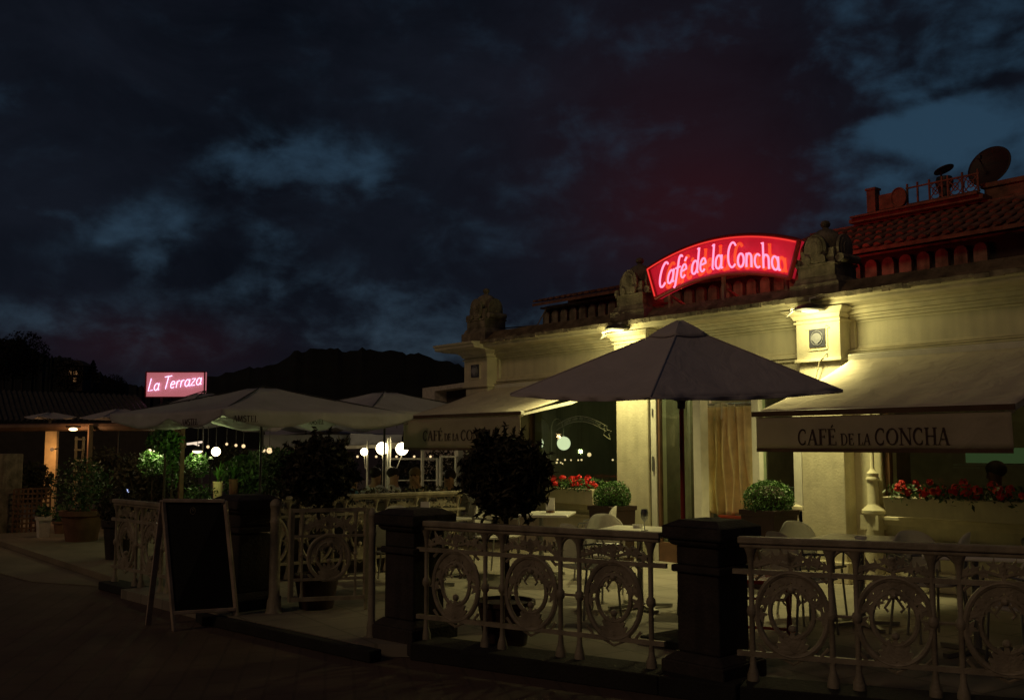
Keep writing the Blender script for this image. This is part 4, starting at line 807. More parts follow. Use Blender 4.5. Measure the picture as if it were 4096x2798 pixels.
# =================================================================== PARASOLS
def parasol(lab, c, corners, apex, pole_m, cm, sag=.0, vdrop=.0, scal=0, text=None, vent=True, foot=None, ground=.1, group=None, nseg=14, lobes=None):
    """corners: world points of the rim, in order round the parasol"""
    t = thing('parasol', lab, 'parasol', (c[0], c[1], ground), 0, group); A = Vector((c[0], c[1], apex)); C = [Vector(p) for p in corners]; n = len(C)
    q = MB()
    for i in range(n):
        a, b = C[i], C[(i+1) % n]
        def fn(u, v, a=a, b=b):
            e = a*(1-u)+b*u; e = e+Vector((0, 0, -.05*sin(pi*u)))+(A-e)*(.07*sin(pi*u)); r_ = .10+.90*v; p = A+(e-A)*r_
            p.z = A.z+(e.z-A.z)*(r_ if not sag else r_**(1-sag)) - .02*sin(pi*u)*sin(pi*v); return p
        q.grid(fn, 12, nseg)
    o = q.build('canopy', M[cm], t, smooth=True); so = o.modifiers.new('solid', 'SOLIDIFY'); so.thickness = .004
    q = MB()
    for p in C: q.tube([A+(p-A)*.10+Vector((0, 0, .006)), A+(p-A)*.5+Vector((0, 0, .005 if not sag else (A.z-p.z)*(.5-.5**(1-sag)))), p+Vector((0, 0, .004))], .006, 5)
    if not sag: q.build('seam', M[cm], t)
    if vent:
        q = MB()
        for i in range(n):
            a, b = C[i], C[(i+1) % n]
            q.grid(lambda u, v, a=a, b=b: A+Vector((0, 0, .045+.035*(1-v*v)))+((a*(1-u)+b*u)-A)*(.01+.17*v)+Vector((0, 0, -.03-.012*sin(pi*u))), 6, 5)
        o = q.build('vent_cap', M[cm], t, smooth=True); so = o.modifiers.new('solid', 'SOLIDIFY'); so.thickness = .004
    if vdrop:
        q = MB()
        for i in range(n):
            a, b = C[i], C[(i+1) % n]; sc_ = scal or 1
            def vf(u, v, a=a, b=b):
                e = a*(1-u)+b*u; e = e+Vector((0, 0, -.05*sin(pi*u)))+(A-e)*(.07*sin(pi*u)); d = vdrop*(.38+.62*abs(sin(pi*u*sc_)))
                return e+Vector((0, 0, -d*v))+(Vector((e.x-A.x, e.y-A.y, 0)).normalized()*(.02*sin(u*30)*v))
            q.grid(vf, 48, 4)
        o = q.build('valance', M[cm], t, smooth=True); so = o.modifiers.new('solid', 'SOLIDIFY'); so.thickness = .004
        if text:
            for (i, u0, ww, hh) in text:
                a, b = C[i], C[(i+1) % n]; ex = (b-a).normalized(); nr = Vector((ex.y, -ex.x, 0)).normalized()
                if nr.dot(Vector((a.x-A.x+b.x-A.x, a.y-A.y+b.y-A.y, 0))) < 0: nr = -nr
                org = a+(b-a)*u0+(A-(a+b)/2)*(.07*sin(pi*min(.99, u0+.1)))+nr*.055; org.z = a.z-.05*sin(pi*u0)-.07-hh
                q = MB(); tw = text_width('AMSTEL', SER); kx = ww/(tw*hh)
                lb = MB(); write(lb, 'AMSTEL', SER, Vector((0, 0, 0)), Vector((1, 0, 0)), Vector((0, 0, 1)), Vector((0, -1, 0)), hh, 'flat')
                q.add([org+ex*(v.x*kx)+Vector((0, 0, v.z))-nr*v.y*1 for v in lb.v], lb.f); q.build('lettering', M['letter'], t)
    fx = foot or c
    q = MB(); q.tube([(fx[0], fx[1], ground+.06), (c[0], c[1], apex-.06)], .019, 12); q.build('pole', M[pole_m], t, smooth=True)
    q = MB(); hz = C[0].z-.05; q.lathe((c[0], c[1], 0), [(.03, hz-.08), (.032, hz-.07), (.032, hz), (.022, hz+.02)], 12); q.build('hub', M['iron_dark'], t)
    for p in C:
        q = MB(); q.tube([A-Vector((0, 0, .05)), p*.97+A*.03-Vector((0, 0, .02))], .010, 5); m_ = A*.5+p*.5-Vector((0, 0, .03)); q.tube([Vector((c[0], c[1], hz-.03)), m_], .009, 5); q.build('rib', M['iron_dark'], t)
    q = MB(); q.obox((fx[0], fx[1], ground+.03), (.5, .5, .06)); q.lathe((fx[0], fx[1], ground), [(.05, .06), (.05, .3), (.035, .31)], 12); q.build('foot', M['curb'], t, bevel=.01)
    return t
ca = ad(2720, 1300, 8.0); cl_ = ad(2040, 1576, 8.25); cr_ = ad(3372, 1562, 7.85); cf = ad(2600, 1588, 6.95); cb_ = cl_+cr_-cf; cb_.z = 2.10
parasol('big grey parasol on a red pole in front of the cafe door', (ca.x, ca.y), [cl_, cf, cr_, cb_], ca.z, 'wood_red', 'canvas_dark', vdrop=.035, foot=(ca.x-.0, ca.y+.0), ground=.1)
A1 = ad(1050, 1530, 15); 
def sq_corners(c, hd, z, ang=None, kd=1.0):
    f_ = Vector((-cos(YAW), -sin(YAW), 0)); r_ = RT
    return [Vector((c.x, c.y, 0))-r_*hd+Vector((0, 0, z)), Vector((c.x, c.y, 0))+f_*hd*kd+Vector((0, 0, z)), Vector((c.x, c.y, 0))+r_*hd+Vector((0, 0, z)), Vector((c.x, c.y, 0))-f_*hd*kd+Vector((0, 0, z))]
parasol('large white parasol with scalloped edge under the pink sign', (A1.x, A1.y), sq_corners(A1, 2.28, 2.12, kd=.9), A1.z, 'iron_dark', 'canvas_white', sag=.27, vdrop=.22, scal=2, vent=False, text=[(0, .66, .42, .085), (1, .05, .36, .085)], ground=.08, group='white parasols of the neighbouring terrace')
A2 = ad(1540, 1552, 17)
parasol('white parasol with scalloped edge beside the left awning', (A2.x, A2.y), sq_corners(A2, 2.15, 2.19, kd=.85), A2.z, 'iron_dark', 'canvas_white', sag=.27, vdrop=.20, scal=2, vent=False, text=[(0, .46, .38, .085), (0, .74, .36, .085)], ground=.08, group='white parasols of the neighbouring terrace')
A3 = ad(1225, 1640, 22)
parasol('white parasol further back between the two nearer ones', (A3.x, A3.y), sq_corners(A3, 1.7, 2.12), A3.z, 'iron_dark', 'canvas_white', sag=.25, vdrop=.16, scal=2, vent=False, ground=.08, group='white parasols of the neighbouring terrace')
A6 = ad(818, 1552, 19.5)
parasol('white parasol peak just right of the pink sign, behind the large one', (A6.x, A6.y), sq_corners(A6, 1.8, 2.16), A6.z, 'iron_dark', 'canvas_white', sag=.25, vdrop=.16, scal=2, vent=False, ground=.08, group='white parasols of the neighbouring terrace')
A4 = ad(202, 1648, 21)
parasol('small pale parasol at far left above the dark pergola', (A4.x, A4.y), sq_corners(A4, .55, 2.24), A4.z, 'iron_dark', 'canvas_white', vent=False, ground=.08, group='small parasols above the pergola')
A5 = ad(480, 1632, 21)
parasol('pale bluish parasol behind the dark pergola, left of the big white one', (A5.x, A5.y), sq_corners(A5, .85, 2.22), A5.z, 'iron_dark', 'canvas_white', vent=False, ground=.08, group='small parasols above the pergola')
# =================================================================== TREES AND PLANTS OF THE CAFE
def topiary(lab, c, zc, r, seed, pot_r, pot_h, n=5200, g=.1, sq=(1, 1, .95)):
    t = thing('topiary_tree', lab, 'tree', (c[0], c[1], g), 0, 'round clipped topiary trees in pots'); rnd = random.Random(seed)
    q = MB(); fn = crown_fn((c[0], c[1], zc), r, .45, 14, seed, sq); leaves(q, fn, n, .034, rnd, .3, 2.3)
    for _ in range(70):       # loose twigs sticking out
        p, d = fn(rnd); e_ = Vector((c[0], c[1], zc))+d*r*1.0; tip = e_+(d+Vector((0, 0, rnd.uniform(-.3, .4)))).normalized()*rnd.uniform(.03, .10)
        for j in range(6): leaves(q, lambda rr_, a=e_, b=tip, k=j: (a+(b-a)*(k/5), d), 2, .032, rnd, .2, 2.6)
    q.build('crown', M['leaf_dark'], t)
    q = MB(); q.tube([(c[0], c[1], g+pot_h-.05), (c[0]+.01, c[1]+.01, g+pot_h+.2), (c[0], c[1], zc-r*.4)], [.028, .022, .02], 8)
    for k in range(6): a = k*1.05; q.tube([(c[0], c[1], zc-r*.6), (c[0]+cos(a)*r*.5, c[1]+sin(a)*r*.5, zc+r*.15)], [.014, .005], 5)
    q.build('trunk', M['bark'], t)
    q = MB(); q.lathe((c[0], c[1], g), [(pot_r*.72, 0), (pot_r*.74, .02), (pot_r*.95, pot_h*.88), (pot_r*1.04, pot_h*.9), (pot_r*1.04, pot_h), (pot_r*.92, pot_h), (pot_r*.9, pot_h*.93)], 24); q.build('pot', M['pot_dark'], t, smooth=True)
T1 = ad(1275, 1885, 9.75); topiary('round topiary tree behind the iron gate', (T1.x, T1.y), T1.z, .345, 11, .22, .32)
T2 = ad(2022, 1905, 8.0); topiary('round topiary tree in front of the left awning', (T2.x, T2.y), T2.z, .335, 12, .23, .34, 6000)
def boxball(lab, c, r, zc, seed):
    t = thing('boxwood_planter', lab, 'planter', (c[0], c[1], .1), 0, 'boxwood balls flanking the cafe door'); rnd = random.Random(seed)
    q = MB(); leaves(q, crown_fn((c[0], c[1], zc), r, .72, 16, seed, (1, 1, .82)), 5200, .017, rnd, .5, 1.5); q.build('crown', M['leaf_green'], t)
    q = MB(); q.ball((c[0], c[1], zc), r*.72, 16, 10, (1, 1, .8)); q.build('inner_twigs', M['bark'], t)
    q = MB(); h = zc-r*.45-.1; q.obox((c[0], c[1], .1+h/2), (.40, .40, h), .0, e=(-.02, -.02)); q.obox((c[0], c[1], .1+h-.02), (.47, .47, .06), .0); q.build('pot', M['pot_dark'], t, bevel=.008)
pb = ay(2448, 1988, 9.45); boxball('clipped boxwood ball in dark square planter left of the door', (pb.x, pb.y), .255, pb.z, 21)
pb = ay(3075, 1994, 9.2); boxball('clipped boxwood ball in dark square planter right of the door', (pb.x, pb.y), .275, pb.z, 22)
# =================================================================== TABLES AND CHAIRS
def make_table():
    t = local(thing('cafe_table', '', 'table'))
    q = MB(); q.obox((0, 0, .735), (.74, .74, .03)); q.build('tabletop', M['table'], t, bevel=.01)
    q = MB(); q.lathe((0, 0, 0), [(.03, .03), (.03, .72)], 10); q.build('column', M['steel'], t)
    for k in range(4):
        a = R(45+90*k); q = MB(); q.beam((.02*cos(a), .02*sin(a), .04), (.33*cos(a), .33*sin(a), .02), .05, .03); q.build('leg', M['steel'], t)
    return t
def make_chair():
    t = local(thing('cafe_chair', '', 'chair'))
    q = MB(); q.grid(lambda u, v: Vector((-.22+.44*u, -.22+.42*v, .45+.015*(2*u-1)**2-.02*sin(pi*v))), 10, 8); o = q.build('seat', M['shell'], t, smooth=True); s_ = o.modifiers.new('solid', 'SOLIDIFY'); s_.thickness = .018
    q = MB()
    def bk(u, v):
        x = 2*u-1; wd = .235*(1-max(0, v-.45)**2*.9); z = .50+.34*v*(1-.18*abs(x)**3*v); return Vector((wd*x, -.22-.03*v-.03+.07*x*x*(.6+.4*v), z))
    q.grid(bk, 12, 10); o = q.build('backrest', M['shell'], t, smooth=True); s_ = o.modifiers.new('solid', 'SOLIDIFY'); s_.thickness = .016
    for sx_ in (-1, 1):
        q = MB(); q.tube([(sx_*.19, .17, .44), (sx_*.21, .20, .0)], .011, 7); q.build('leg', M['steel'], t)
        q = MB(); q.tube([(sx_*.19, -.18, .44), (sx_*.22, -.24, .0)], .011, 7); q.build('leg', M['steel'], t)
        q = MB(); q.tube([(sx_*.20, -.19, .45), (sx_*.215, -.25, .66), (sx_*.25, -.12, .67), (sx_*.25, .14, .65), (sx_*.20, .18, .45)], .011, 7); q.build('armrest', M['steel'], t)
    return t
TB, CH = make_table(), make_chair()
def tabset(px, py, D, rz, lab, chairs, g=.1):
    p = az(px, py, g+.75) if D is None else ad(px, py, D); place(TB, (p.x, p.y, g), rz, lab, 'white cafe tables')
    for (a, dist, cl) in chairs:
        q = Vector((p.x+dist*cos(a), p.y+dist*sin(a), g)); place(CH, q, a+pi/2+.0, cl, 'white cafe chairs')
# facing: chair looks towards +Y of its own axes; at angle a from the table it must look back to the table
p = az(3440, 2152, .85); 
tabset(3440, 2150, 8.75, R(15), 'white table in front of the right window, between two chairs', [(R(165), .62, 'white chair with slotted back left of the table by the right window'), (R(20), .60, 'white chair right of the table by the right window'), (R(255), .66, 'white chair nearest the railing at the table by the right window')])
tabset(2165, 2088, 12.0, R(40), 'white table under the left window, behind the topiary tree', [(R(40), .62, 'white chair with rounded back before the left boxwood planter'), (R(200), .6, 'white chair at the table behind the topiary trunk')])
tabset(2560, 2230, 9.7, R(25), 'white table just behind the railing between the two near piers', [(R(160), .62, 'white chair beside the table seen through the railing rings'), (R(30), .60, 'white chair between the table and the left door post'), (R(265), .62, 'white chair with its back to the railing between the near piers')])
tabset(3900, 2300, 7.6, R(30), 'white table at the right edge behind the railing', [(R(150), .62, 'white chair by the table at the right edge'), (R(330), .6, 'white chair behind the right edge table')])
tabset(1700, 2160, 11.2, R(10), 'white table behind the gate opening', [(R(170), .6, 'white chair at the table behind the gate opening'), (R(-60), .6, 'white chair seen through the gate opening')])
def small_item(kind, lab, base, cat, build):
    t = thing(kind, lab, cat, base); build(t, Vector(base)); return t
def ashtray(t, b): q = MB(); q.lathe(b, [(.045, 0), (.055, .03), (.048, .03), (.038, .01)], 16); q.build('dish', M['white_plastic'], t)
def menu(t, b): q = MB(); q.obox(b+Vector((0, 0, .012)), (.10, .05, .024)); q.build('stand', M['wood'], t); q = MB(); q.obox(b+Vector((0, 0, .10)), (.11, .012, .15), .5); q.build('card', M['white_plastic'], t)
def glass_(t, b): q = MB(); q.lathe(b, [(.032, 0), (.033, .005), (.005, .01), (.005, .08), (.03, .11), (.037, .16), (.030, .20), (.028, .20), (.034, .16), (.028, .115), (.003, .09)], 16); q.build('bowl', M['steel'], t, smooth=True)
for (px, py, D, dx, dy, f_, nm, lab, cat) in ((3440, 2150, 8.75, .1, -.15, ashtray, 'ashtray', 'white ashtray on the table in front of the right window', 'ashtray'), (2165, 2088, 12.0, .05, .1, menu, 'menu_card', 'upright menu card on the table behind the topiary tree', 'menu'), (2560, 2230, 9.7, -.12, .1, ashtray, 'ashtray', 'white ashtray on the table behind the middle railing', 'ashtray'), (2560, 2230, 9.7, .16, -.1, glass_, 'wine_glass', 'stemmed glass on the table behind the middle railing', 'glass'), (1700, 2160, 11.2, 0, 0, menu, 'menu_card', 'upright menu card on the table behind the gate opening', 'menu')):
    p = ad(px, py, D); small_item(nm, lab, (p.x+dx, p.y+dy, .851), cat, f_)
# red chair rungs and menu stand behind the nearest pier
q = local(thing('red_stool', 'dark red wooden folding stool behind the nearest pier', 'stool'))
for sx_ in (-.18, .18):
    for a, b in (((sx_, -.17, 0), (sx_, .17, .5)), ((sx_, .17, 0), (sx_, -.17, .5))): m = MB(); m.beam(a, b, .03, .02); m.build('leg', M['wood_red'], q)
m = MB(); m.obox((0, 0, .51), (.42, .38, .03)); m.build('seat', M['wood_red'], q, bevel=.005)
for z in (.14, .36): m = MB(); m.beam((-.18, 0, z), (.18, 0, z), .02, .02); m.build('rung', M['wood_red'], q)
pp = az(3050, 2470, .1); pp = ad(3060, 2400, 7.9); q.location = (pp.x, pp.y, .1); q.rotation_euler = (0, 0, R(30))
# =================================================================== A-BOARD AND STREET-SIDE OBJECTS
t = thing('chalkboard', 'tall folding chalkboard with pale wooden frame standing on the street', 'chalkboard', (-8.9, 3.6, 0))
fl, fr_ = az(697, 2522, 0), az(948, 2502, 0); tl_, tr_ = ad(652, 2000, 9.0), ad(898, 2002, 9.1); rl = az(592, 2498, 0); hx = (tl_+tr_)/2
def fr3(a, b, name): q = MB(); q.beam(a, b, .05, .03); q.build(name, M['wood_pale'], t, bevel=.004)
fr3(fl, tl_, 'leg'); fr3(fr_, tr_, 'leg'); e_ = (fr_-fl); rr_ = rl+e_*1.0; fr3(rl, tl_, 'leg'); fr3(rr_, tr_, 'leg')
fr3(tl_, tr_, 'top_rail'); bl = fl+(tl_-fl)*.14; br = fr_+(tr_-fr_)*.14; fr3(bl, br, 'bottom_rail')
nrm_ = (tr_-tl_).cross(tl_-fl).normalized(); q = MB(); q.prism([bl-nrm_*.006, br-nrm_*.006, tr_-nrm_*.006, tl_-nrm_*.006], nrm_*.012); q.build('board', M['black_board'], t)
q = MB(); cc = (tl_*.88+tr_*.0+bl*.12)+(tr_-tl_)*.45; cc = tl_+(tr_-tl_)*.47+(bl-tl_)*.09; ex = (tr_-tl_).normalized(); sgn = -1 if nrm_.dot(cc-EYE) > 0 else 1
q.tube([cc+nrm_*sgn*.009+ex*(.022*cos(a))+Vector((0, 0, .03*sin(a))) for a in [2*pi*i/14 for i in range(15)]], .0022, 4); q.tube([cc+nrm_*sgn*.009+ex*(.008*cos(a*2))+Vector((0, 0, .02-.006*a)) for a in [i*.4 for i in range(12)]], .0018, 4); q.build('chalk_emblem', M['cable'], t)
def potplant(name, lab, cat, base, pr, ph, mt, kind, size, seed, n=60, group=None, lm='leaf_mid', sq=False):
    t = thing(name, lab, cat, base, 0, group); rnd = random.Random(seed); x, y, z = base; q = MB()
    q.lathe(base, [(pr*.66, 0), (pr*.7, .02), (pr*.92, ph*.84), (pr*1.06, ph*.86), (pr*1.06, ph), (pr*.9, ph), (pr*.88, ph*.93)], 4 if sq else 20, sq); q.build('pot', M[mt], t, smooth=not sq)
    q = MB()
    if kind == 'blades': blades(q, (x, y, z+ph*.95), n, size, rnd, 1.1, .014)
    elif kind == 'bush': leaves(q, crown_fn((x, y, z+ph+size*.6), size, .3, 8, seed), n, .045, rnd, .2, 1.8)
    else:
        blades(q, (x, y, z+ph*.95), n//3, size, rnd, 1.2, .010); leaves(q, crown_fn((x, y, z+ph+size*.45), size*.6, .2, 8, seed), n*12, .04, rnd, .2, 1.8)
    q.build('foliage', M[lm], t); return t
g = az(325, 2182, .0); potplant('potted_plant', 'big terracotta pot with long spiky leaves at far left', 'potted plant', (g.x, g.y, .02), .34, .56, 'terracotta', 'mix', .85, 31, 110)
g = az(470, 2258, .0); potplant('potted_plant', 'dark wooden tub with a bushy plant at the end of the short railing', 'potted plant', (g.x, g.y, .0), .22, .62, 'dark_stone', 'bush', .30, 32, 800, lm='leaf_dark')
g = az(170, 2168, .0); t = potplant('potted_plant', 'low creeping plant in a pale square tub at far left', 'potted plant', (g.x, g.y, .02), .105, .42, 'far_white', 'bush', .13, 33, 160, sq=True)
g = az(245, 2150, .0); potplant('potted_plant', 'small terracotta pot between the white tub and the big pot', 'potted plant', (g.x, g.y, .02), .15, .28, 'terracotta', 'bush', .2, 34, 200)
g0_, g1_ = az(48, 2150, 0), az(195, 2140, 0); ex = Vector((g1_.x-g0_.x, g1_.y-g0_.y, 0)); L_ = ex.length; ex.normalize(); nr = Vector((ex.y, -ex.x, 0))
t = thing('lattice_screen', 'low wooden lattice screen at the far left edge', 'fence panel', (g0_.x, g0_.y, 0)); q = MB()
for k in range(9): q.beam(Vector((g0_.x, g0_.y, .06))+ex*(L_*k/8), Vector((g0_.x, g0_.y, .86))+ex*(L_*k/8), .032, .014, nr)
for k in range(10): q.beam(Vector((g0_.x, g0_.y, .07+.088*k))+nr*.012, Vector((g0_.x, g0_.y, .07+.088*k))+nr*.012+ex*L_, .032, .014, nr)
q.build('lattice', M['terracotta'], t)
q = MB(); q.obox((g0_.x-.3, g0_.y-.15, .75), (.34, .6, 1.5), R(20)); tag(q.build('brick_pillar', M['stone_cap'], bevel=.02), 'plain brown masonry pillar at the far left edge', 'pillar')
# =================================================================== NEIGHBOURING RESTAURANT
def shrub(lab, px, py, D, r, n, seed, lm='leaf_mid', sq=(1, 1, 1), size=.05, name='shrub', ground=.08, group='plants of the neighbouring terrace'):
    c = ad(px, py, D); t = thing(name, lab, 'plant', (c.x, c.y, ground), 0, group); rnd = random.Random(seed)
    q = MB(); leaves(q, crown_fn(c, r, .15, 12, seed, sq), n, size, rnd, .2, 1.9); q.build('crown', M[lm], t)
    q = MB(); q.tube([(c.x, c.y, ground), (c.x+.02, c.y, c.z)], [.03, .015], 6); q.build('trunk', M['bark'], t); return t
PG_ = thing('pergola', 'dark timber pergola with curved beam left of the white parasols', 'pergola', tuple(ad(500, 1700, 17.5))[:2]+(.08,))
q = MB(); a = ad(-60, 1712, 17.5); b = ad(640, 1704, 17.0); q.tube([a, ad(300, 1706, 17.3), b, ad(690, 1716, 17), ad(722, 1745, 17), ad(730, 1790, 17)], .07, 8)
q.tube([ad(100, 1705, 19.5), ad(700, 1712, 19.2)], .06, 6); q.build('beam', M['wood'], PG_, smooth=True)
for px in (730, 362): p = ad(px, 1720, 17.1); q = MB(); q.beam((p.x, p.y, .08), (p.x, p.y, 2.0), .07, .07); q.build('post', M['wood'], PG_)
# dark tiled roof and house at far left
Hs = thing('tiled_house', 'dark low house with weathered tile roof at far left', 'house', tuple(ad(200, 1700, 27))[:2]+(0,))
ua, ub = ad(-400, 1692, 27), ad(640, 1690, 27); ta_, tb_ = ad(-400, 1555, 31), ad(560, 1590, 31); q = MB()
ex = (ub-ua); 
for i in range(46):
    p0 = ua+ex*(i/46); p1 = ta_+(tb_-ta_)*(i/46); q.tube([p0, p0*.66+p1*.34+Vector((0, 0, -.03)), p0*.33+p1*.67, p1], .11, 5)
q.prism([ua, ub, tb_, ta_], (0, 0, -.1)); q.build('roof', M['dark_tile'], Hs)
q = MB(); q.prism([(ua.x, ua.y, 0), (ub.x, ub.y, 0), (tb_.x, tb_.y, 0), (ta_.x, ta_.y, 0)], (0, 0, 2.15)); q.build('wall', M['far_dark'], Hs)
# hillside house with lit windows, conifer and round tree
p = ad(302, 1500, 85); t = thing('hill_house', 'tiny house with faint lit windows on the dark hillside', 'house', (p.x, p.y, p.z-2)); q = MB(); q.obox((p.x, p.y, p.z-.3), (2.2, 2.2, 2.2), YAW); q.obox((p.x, p.y, p.z+1.0), (2.5, 2.5, .5), YAW, e=(.8, .8)); q.build('wall', M['far_dark'], t)
for k, (px, py) in enumerate([(282, 1490), (304, 1490), (300, 1518)]): c_ = ad(px, py, 83.4); q = MB(); q.obox(c_, (.05, .25 if k != 1 else .45, .3), YAW); q.build('window', M['lit_win'], t)
def conifer(px, pyb, pyt, D, seed, lab):
    b, tp_ = ad(px, pyb, D), ad(px, pyt, D); t = thing('conifer_tree', lab, 'tree', b); rnd = random.Random(seed); h = tp_.z-b.z; q = MB()
    for k in range(1500):
        u = rnd.random(); a = rnd.uniform(0, 6.28); r_ = h*.28*(1-u)**.8*(.3+.7*rnd.random()**.5)*(1+.25*sin(u*40)); c_ = Vector((b.x+r_*cos(a), b.y+r_*sin(a), b.z+h*(.12+.88*u))); s_ = h*.045
        d = Vector((cos(a), sin(a), -.4)).normalized(); e_ = d.orthogonal().normalized(); q.add([c_-e_*s_*.4, c_+d*s_, c_+e_*s_*.4, c_-d*s_*.6], [(0, 1, 2, 3)])
    q.build('crown', M['hill'], t); q = MB(); q.tube([b-Vector((0, 0, h*.2)), tp_], [h*.03, h*.004], 6); q.build('trunk', M['bark'], t)
conifer(370, 1530, 1440, 70, 3, 'small pointed conifer against the sky at left')
def bigtree(px, py, D, r, seed, lab):
    c = ad(px, py, D); t = thing('leafy_tree', lab, 'tree', (c.x, c.y, 0), 0, 'dark trees on the left skyline'); rnd = random.Random(seed); q = MB(); leaves(q, crown_fn(c, r, .3, 14, seed), 2600, r*.07, rnd, .2, 1.5); q.build('crown', M['hill'], t)
    q = MB(); q.tube([(c.x, c.y, 0), c], [r*.08, r*.03], 6); q.build('trunk', M['bark'], t)
bigtree(95, 1420, 60, 1.5, 41, 'dark rounded tree on the left skyline above the tiled roof'); bigtree(20, 1440, 58, 1.3, 42, 'dark tree on the skyline at the far left edge'); bigtree(270, 1500, 66, 1.2, 43, 'dark tree below the hillside house'); bigtree(455, 1552, 62, .9, 44, 'low dark tree left of the pink sign')
# ladder shelf, orange lit wall, lamps
t = thing('ladder_shelf', 'pale wooden ladder shelf lit from above on the far left terrace', 'shelf', tuple(ad(318, 1900, 19))[:2]+(.08,)); a, b = ad(306, 1745, 19), ad(335, 1745, 19); q = MB()
for p in (a, b): q.beam((p.x, p.y, .08), (p.x, p.y, a.z), .04, .04)
q.build('frame', M['curtain'], t)
for k in range(7): z = a.z-.05-.20*k; q = MB(); q.beam((a.x, a.y, z), (b.x, b.y, z), .16, .03); q.build('shelf', M['curtain'], t)
ax_ = ad(293, 1716, 16.9); t = thing('pergola_lamp', 'bright bulkhead lamp under the pergola beam at far left', 'lamp', ax_); q = MB(); q.obox(ax_+Vector((0, 0, .045)), (.2, .12, .03), YAW+pi/2); q.build('cover', M['iron_dark'], t); q = MB(); q.ball(ax_, .055, 12, 8, (1.3, 1.3, .5)); q.build('bulb', M['bulb_warm'], t); lamp('lamp_light', ax_-Vector((0, 0, .08)), 7, (1, .62, .28), .06, t)
wl_ = ad(205, 1830, 21); q = MB(); q.obox((wl_.x, wl_.y, 1.0), (.1, .24, 1.9), YAW); tag(q.build('garden_wall', M['curtain']), 'short garden wall glowing orange at far left', 'wall'); lp_ = ad(208, 1796, 20.5); t = thing('wall_lamp', 'small orange lamp on the garden wall at far left', 'lamp', lp_); q = MB(); q.ball(lp_, .04, 10, 8); q.build('bulb', M['lit_win'], t); q = MB(); q.beam(lp_, lp_+Vector((-.3, .25, .02)), .02, .02); q.build('arm', M['iron_dark'], t); lamp('lamp_light', lp_+Vector((0, 0, -.08)), 9.0, (1, .50, .18), .05, t)
def hang(lab, px, py, D, r, gm, watts, c_=(1, .9, .55), shade=True, top=2.25, group='hanging lamps of the neighbouring terrace', sq=(1, 1, 1)):
    p = ad(px, py, D); t = thing('hanging_lamp', lab, 'lamp', p, 0, group); q = MB(); q.ball(p, r, 14, 10, sq); q.build('bulb', M[gm], t, smooth=True)
    q = MB(); q.tube([p+Vector((0, 0, r*.8)), (p.x, p.y, max(top, p.z+.2))], .006, 5)
    if shade: q.lathe(p, [(r*1.9, r*.1), (r*1.2, r*.7), (r*.4, r*1.2), (r*.2, r*1.5)], 16)
    q.build('shade', M['iron_dark'], t)
    if watts: lamp('lamp_light', p-Vector((0, 0, r*1.3)), watts, c_, r, t)
hang('hanging lamp over green leaves, leftmost of the hanging lamps', 616, 1797, 17.5, .055, 'bulb', 6, sq=(1.6, 1.6, .6)); hang('hanging lamp above a climbing plant, right of the leaf-covered post', 790, 1803, 18.5, .06, 'bulb', 6, sq=(1.5, 1.5, .7))
hang('round glowing globe lamp right of the thin dark pole', 864, 1805, 19, .085, 'globe', 0, shade=False)
for k, (px, py, r_, lab) in enumerate([(832, 1786, .03, 'tiny bulb left of the round globe lamp'), (907, 1775, .026, 'tiny bulb right above the round globe lamp'), (944, 1780, .028, 'tiny bulb at the corner of the white canvas'), (974, 1783, .036, 'small bulb below the edge of the white canvas'), (1053, 1800, .042, 'left bulb of a pair beside the thin grey post'), (1078, 1801, .056, 'right bulb of a pair beside the thin grey post')]):
    hang(lab, px, py, 19.5, r_, 'bulb_small', 0, shade=False)
for k, px in enumerate((1430, 1505, 1586, 1657, 1722, 1228)): hang('tiny bulb of the string behind the globe lamp post, number %s from the left' % ['two', 'three', 'four', 'five', 'six', 'one'][k], px, 1825+(0 if k < 5 else -16), 24, .028, 'bulb_small', 0, shade=False)
q = MB(); q.tube([ad(748, 1775, 19.5), ad(812, 1766, 19.5)], .022, 8); q.tube([ad(770, 1772, 19.5), ad(795, 1780, 19.3)], .016, 8); tag(q.build('tube_lamp', M['tube_white']), 'forked white fluorescent tube lamp behind the thin dark pole', 'lamp')
shrub('climbing plant with bright green leaves on the pergola corner', 662, 1762, 16.9, .28, 900, 51, 'leaf_green', (1.15, 1.15, .8), .05, name='climbing_plant')
shrub('trailing green leaves hanging below the pergola corner plant', 690, 1850, 17.1, .30, 420, 52, 'leaf_green', (.55, .55, 1.5), .04, name='climbing_plant')
shrub('leafy plant lit from above under the leftmost hanging lamp', 612, 1850, 17.6, .26, 520, 53, 'leaf_green', (1, 1, 1), .045)
shrub('leafy plant lit under the second hanging lamp', 790, 1860, 18.6, .27, 520, 54, 'leaf_green', (1, 1, .9), .045)
